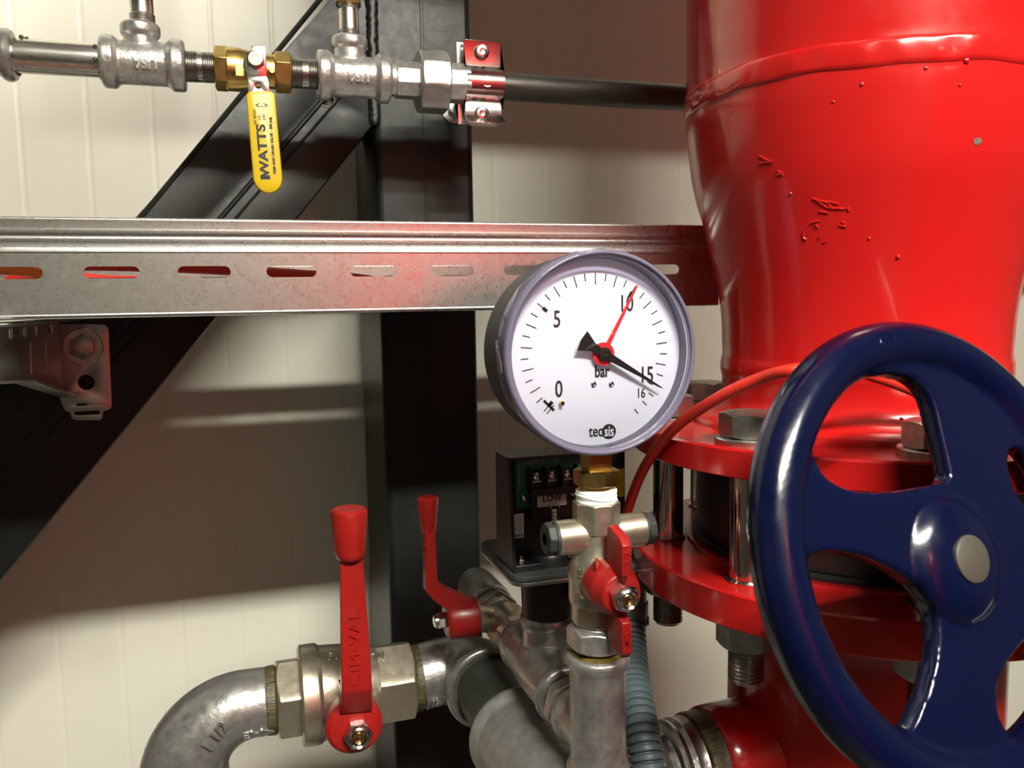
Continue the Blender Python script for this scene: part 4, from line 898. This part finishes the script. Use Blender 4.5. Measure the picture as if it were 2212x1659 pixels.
# bolts
RB = .1195
def flange_bolt(th, label, nutlab=None):
    a = math.radians(th); d_in = Vector((-AXR.x, -AXR.y, 0)).normalized(); side = Vector((-d_in.y, d_in.x, 0))
    fw = Vector((EX.z, EY.z, 0)).normalized(); rt = Vector((fw.y, -fw.x, 0))
    c = AXR + rt * (RB * math.sin(a)) - fw * (RB * math.cos(a))
    t = thing('flange_bolt', label, 'bolt', Vector((c.x, c.y, g1 - .05)), 'through bolts clamping the red flanges')
    r0 = random.uniform(0, 1)
    obj('washer', B().lathe((c.x, c.y, fz0), Z, [(0, 0), (0, .0182), (.0026, .0184), (.0032, .0178), (.0032, 0)], 48), 'bolt', t)
    obj('head', B().poly((c.x, c.y, fz0 + .0032), Z, .0285, .0135, .96, rot=.42 + r0 * .1), 'bolt', t)
    obj('shank', B().cyl((c.x, c.y, g1 - .004), (c.x, c.y, fz1 + .004), .0098, n=48), 'rod', t)
    obj('collar', B().lathe((c.x, c.y, g0), Z, [(0, .0098), (0, .0112), (.001, .0116), (.0018, .0110), (.002, .0098)], 40), 'rod', t)
    obj('nut', B().poly((c.x, c.y, g1 - .0168), Z, .0292, .0165, .95, rot=.42 + r0 * .1), 'bolt', t)
    obj('thread_end', B().lathe((c.x, c.y, g1 - .0165), -Z, [(0, 0)] + thread(0, .0205, .0098, .0024, .0011) + [(.0215, .0082), (.0215, 0)], 48), 'thread', t)
flange_bolt(-5, 'flange bolt at the front of the red flange, head seen through the blue wheel')
flange_bolt(-50, 'flange bolt at the front left, polished shank beside the left rim of the blue wheel')
flange_bolt(-95, 'leftmost flange bolt, polished shank right of the small valve plug')
flange_bolt(-140, 'back left flange bolt, only its head showing between gauge and red pipe')
# butterfly valve body
t = thing('butterfly_valve', 'black butterfly valve body clamped between the two red flanges', 'valve', (AXR.x, AXR.y, g0))
vh = fz1 - g0
obj('body', B().lathe((AXR.x, AXR.y, g0 + .002), Z, [(0, 0), (0, .094), (.004, .0985), (.010, .1000), (vh - .012, .1000), (vh - .007, .097), (vh - .0025, .094), (vh - .0025, 0)], 96), 'darkgrey', t)
obj('seat_lip', B().lathe((AXR.x, AXR.y, g0 + .0021), Z, [(0, .09), (0, .1022), (.0022, .1030), (.0030, .1005), (.003, .09)], 96), 'rubber', t)
WS = .92; WC = Vector((.29257, .29031, -.11458)) * WS; wa, wb_ = .1527, .3225
WN = Vector((math.sin(wa) * math.cos(wb_), -math.cos(wa) * math.cos(wb_), math.sin(wb_)))
WU = Z.cross(WN).normalized(); WV = WN.cross(WU)
HUB = WC + (WN * .006 + WU * .0012 - WV * .0055) * WS
GD = Vector((.62, .76, -.20)).normalized()
obj('gearbox', B().cyl(HUB - WN * .012 + GD * .012, HUB - WN * .012 + GD * .105, .0145, n=40, c=.002), 'darkgrey', t)
obj('shaft', B().cyl(HUB - WN * .022, HUB + WN * .002, .0085, n=32), 'rod', t)

# ------------------------------------------------------------------ blue handwheel
t = thing('hand_wheel', 'blue painted cast spoked handwheel in front of the red valve', 'handwheel', HUB)
b = B(); RW = .0955 * WS
b.torus(WC, WN, RW, .0114 * WS, 120, 24)
def onw(px, py, off=.003 * WS):
    r = ray(px, py); c_ = WC + WN * off; s_ = c_.dot(WN) / r.dot(WN); q_ = r * s_ - c_; return (q_.dot(WU), q_.dot(WV))
holes = [[(1750, 945), (1768, 895), (1810, 848), (1868, 816), (1923, 808), (1968, 818), (1996, 842), (2012, 880), (2028, 950), (2046, 1028), (2038, 1044), (1985, 1052), (1940, 1060), (1895, 1064), (1850, 1062), (1806, 1050), (1772, 1022), (1754, 985)],
         [(1738, 1216), (1746, 1200), (1772, 1192), (1813, 1191), (1868, 1204), (1926, 1230), (1974, 1262), (2004, 1298), (2018, 1338), (2020, 1382), (2016, 1431), (2000, 1492), (1974, 1552), (1957, 1586), (1945, 1592), (1923, 1578), (1886, 1540), (1833, 1474), (1787, 1395), (1756, 1318)],
         [(2230, 1360), (2180, 1418), (2154, 1460), (2147, 1500), (2154, 1550), (2178, 1596), (2225, 1622), (2290, 1615), (2340, 1560), (2380, 1470), (2390, 1400), (2360, 1340), (2300, 1325)]]
lps = [circle(0, 0, RW, 96)] + [[onw(*p_) for p_ in h_] for h_ in holes]
for a_, r_, rx_, ry_ in ((18, .064, .010, .017),):
    a_ = math.radians(a_); lps.append([(r_ * math.cos(a_) + rx_ * math.cos(t_) * math.cos(a_) - ry_ * math.sin(t_) * math.sin(a_), r_ * math.sin(a_) + rx_ * math.cos(t_) * math.sin(a_) + ry_ * math.sin(t_) * math.cos(a_)) for t_ in [2 * PI * k / 28 for k in range(28)]])
b.plate(lps, WC - WN * .0047, WU, WV, .0094)
b.lathe(HUB, WN, [(-.014, 0), (-.014, .017), (-.009, .022), (-.003, .0255), (.001, .0245), (.0036, .0205), (.0056, .015), (.0061, .0105), (.0061, 0)], 64)
obj('wheel', b, 'blue', t, remesh=.00125, smooth=14)
obj('hub_plug', B().lathe(HUB + WN * .0057, WN, [(0, 0), (0, .0097), (.0013, .0095), (.0018, .0086), (.0018, 0)], 40), 'capgrey', t, label='dark grey-brown round plug')
e = math.radians(96)
ra = RW + .0007
wl = B()
def rimtext(x, y, z):
    a = math.radians(95) - x / RW; rr_ = ra + y; off = math.sqrt(max(1e-8, .0104 ** 2 - (rr_ - RW) ** 2)); return WC + (WU * math.cos(a) + WV * math.sin(a)) * rr_ + WN * (off + z - .0011)
wl.text('AUF ZU', .0068, None, None, None, .0006, 1, .0003, fn=rimtext)
obj('cast_lettering', wl, 'blue', t)

# ------------------------------------------------------------------ red cable across the flange
def cp(px, py, y): p = P(px, py, y); return Vector((p.x, y, p.z))
tag(obj('red_cable', B().tube([cp(1345, 1150, .482), cp(1358, 1095, .470), cp(1392, 1010, .443), cp(1452, 930, .412), cp(1545, 863, .380), cp(1640, 818, .358), cp(1720, 798, .340), cp(1800, 797, .343), cp(1870, 808, .343), cp(1940, 830, .341), cp(2000, 856, .338), cp(2070, 900, .336), cp(2130, 948, .333)], .0031, 18, spline=10), 'redcable'),
    'red cable arching from behind the gauge valve across the red flange behind the blue wheel', 'cable')
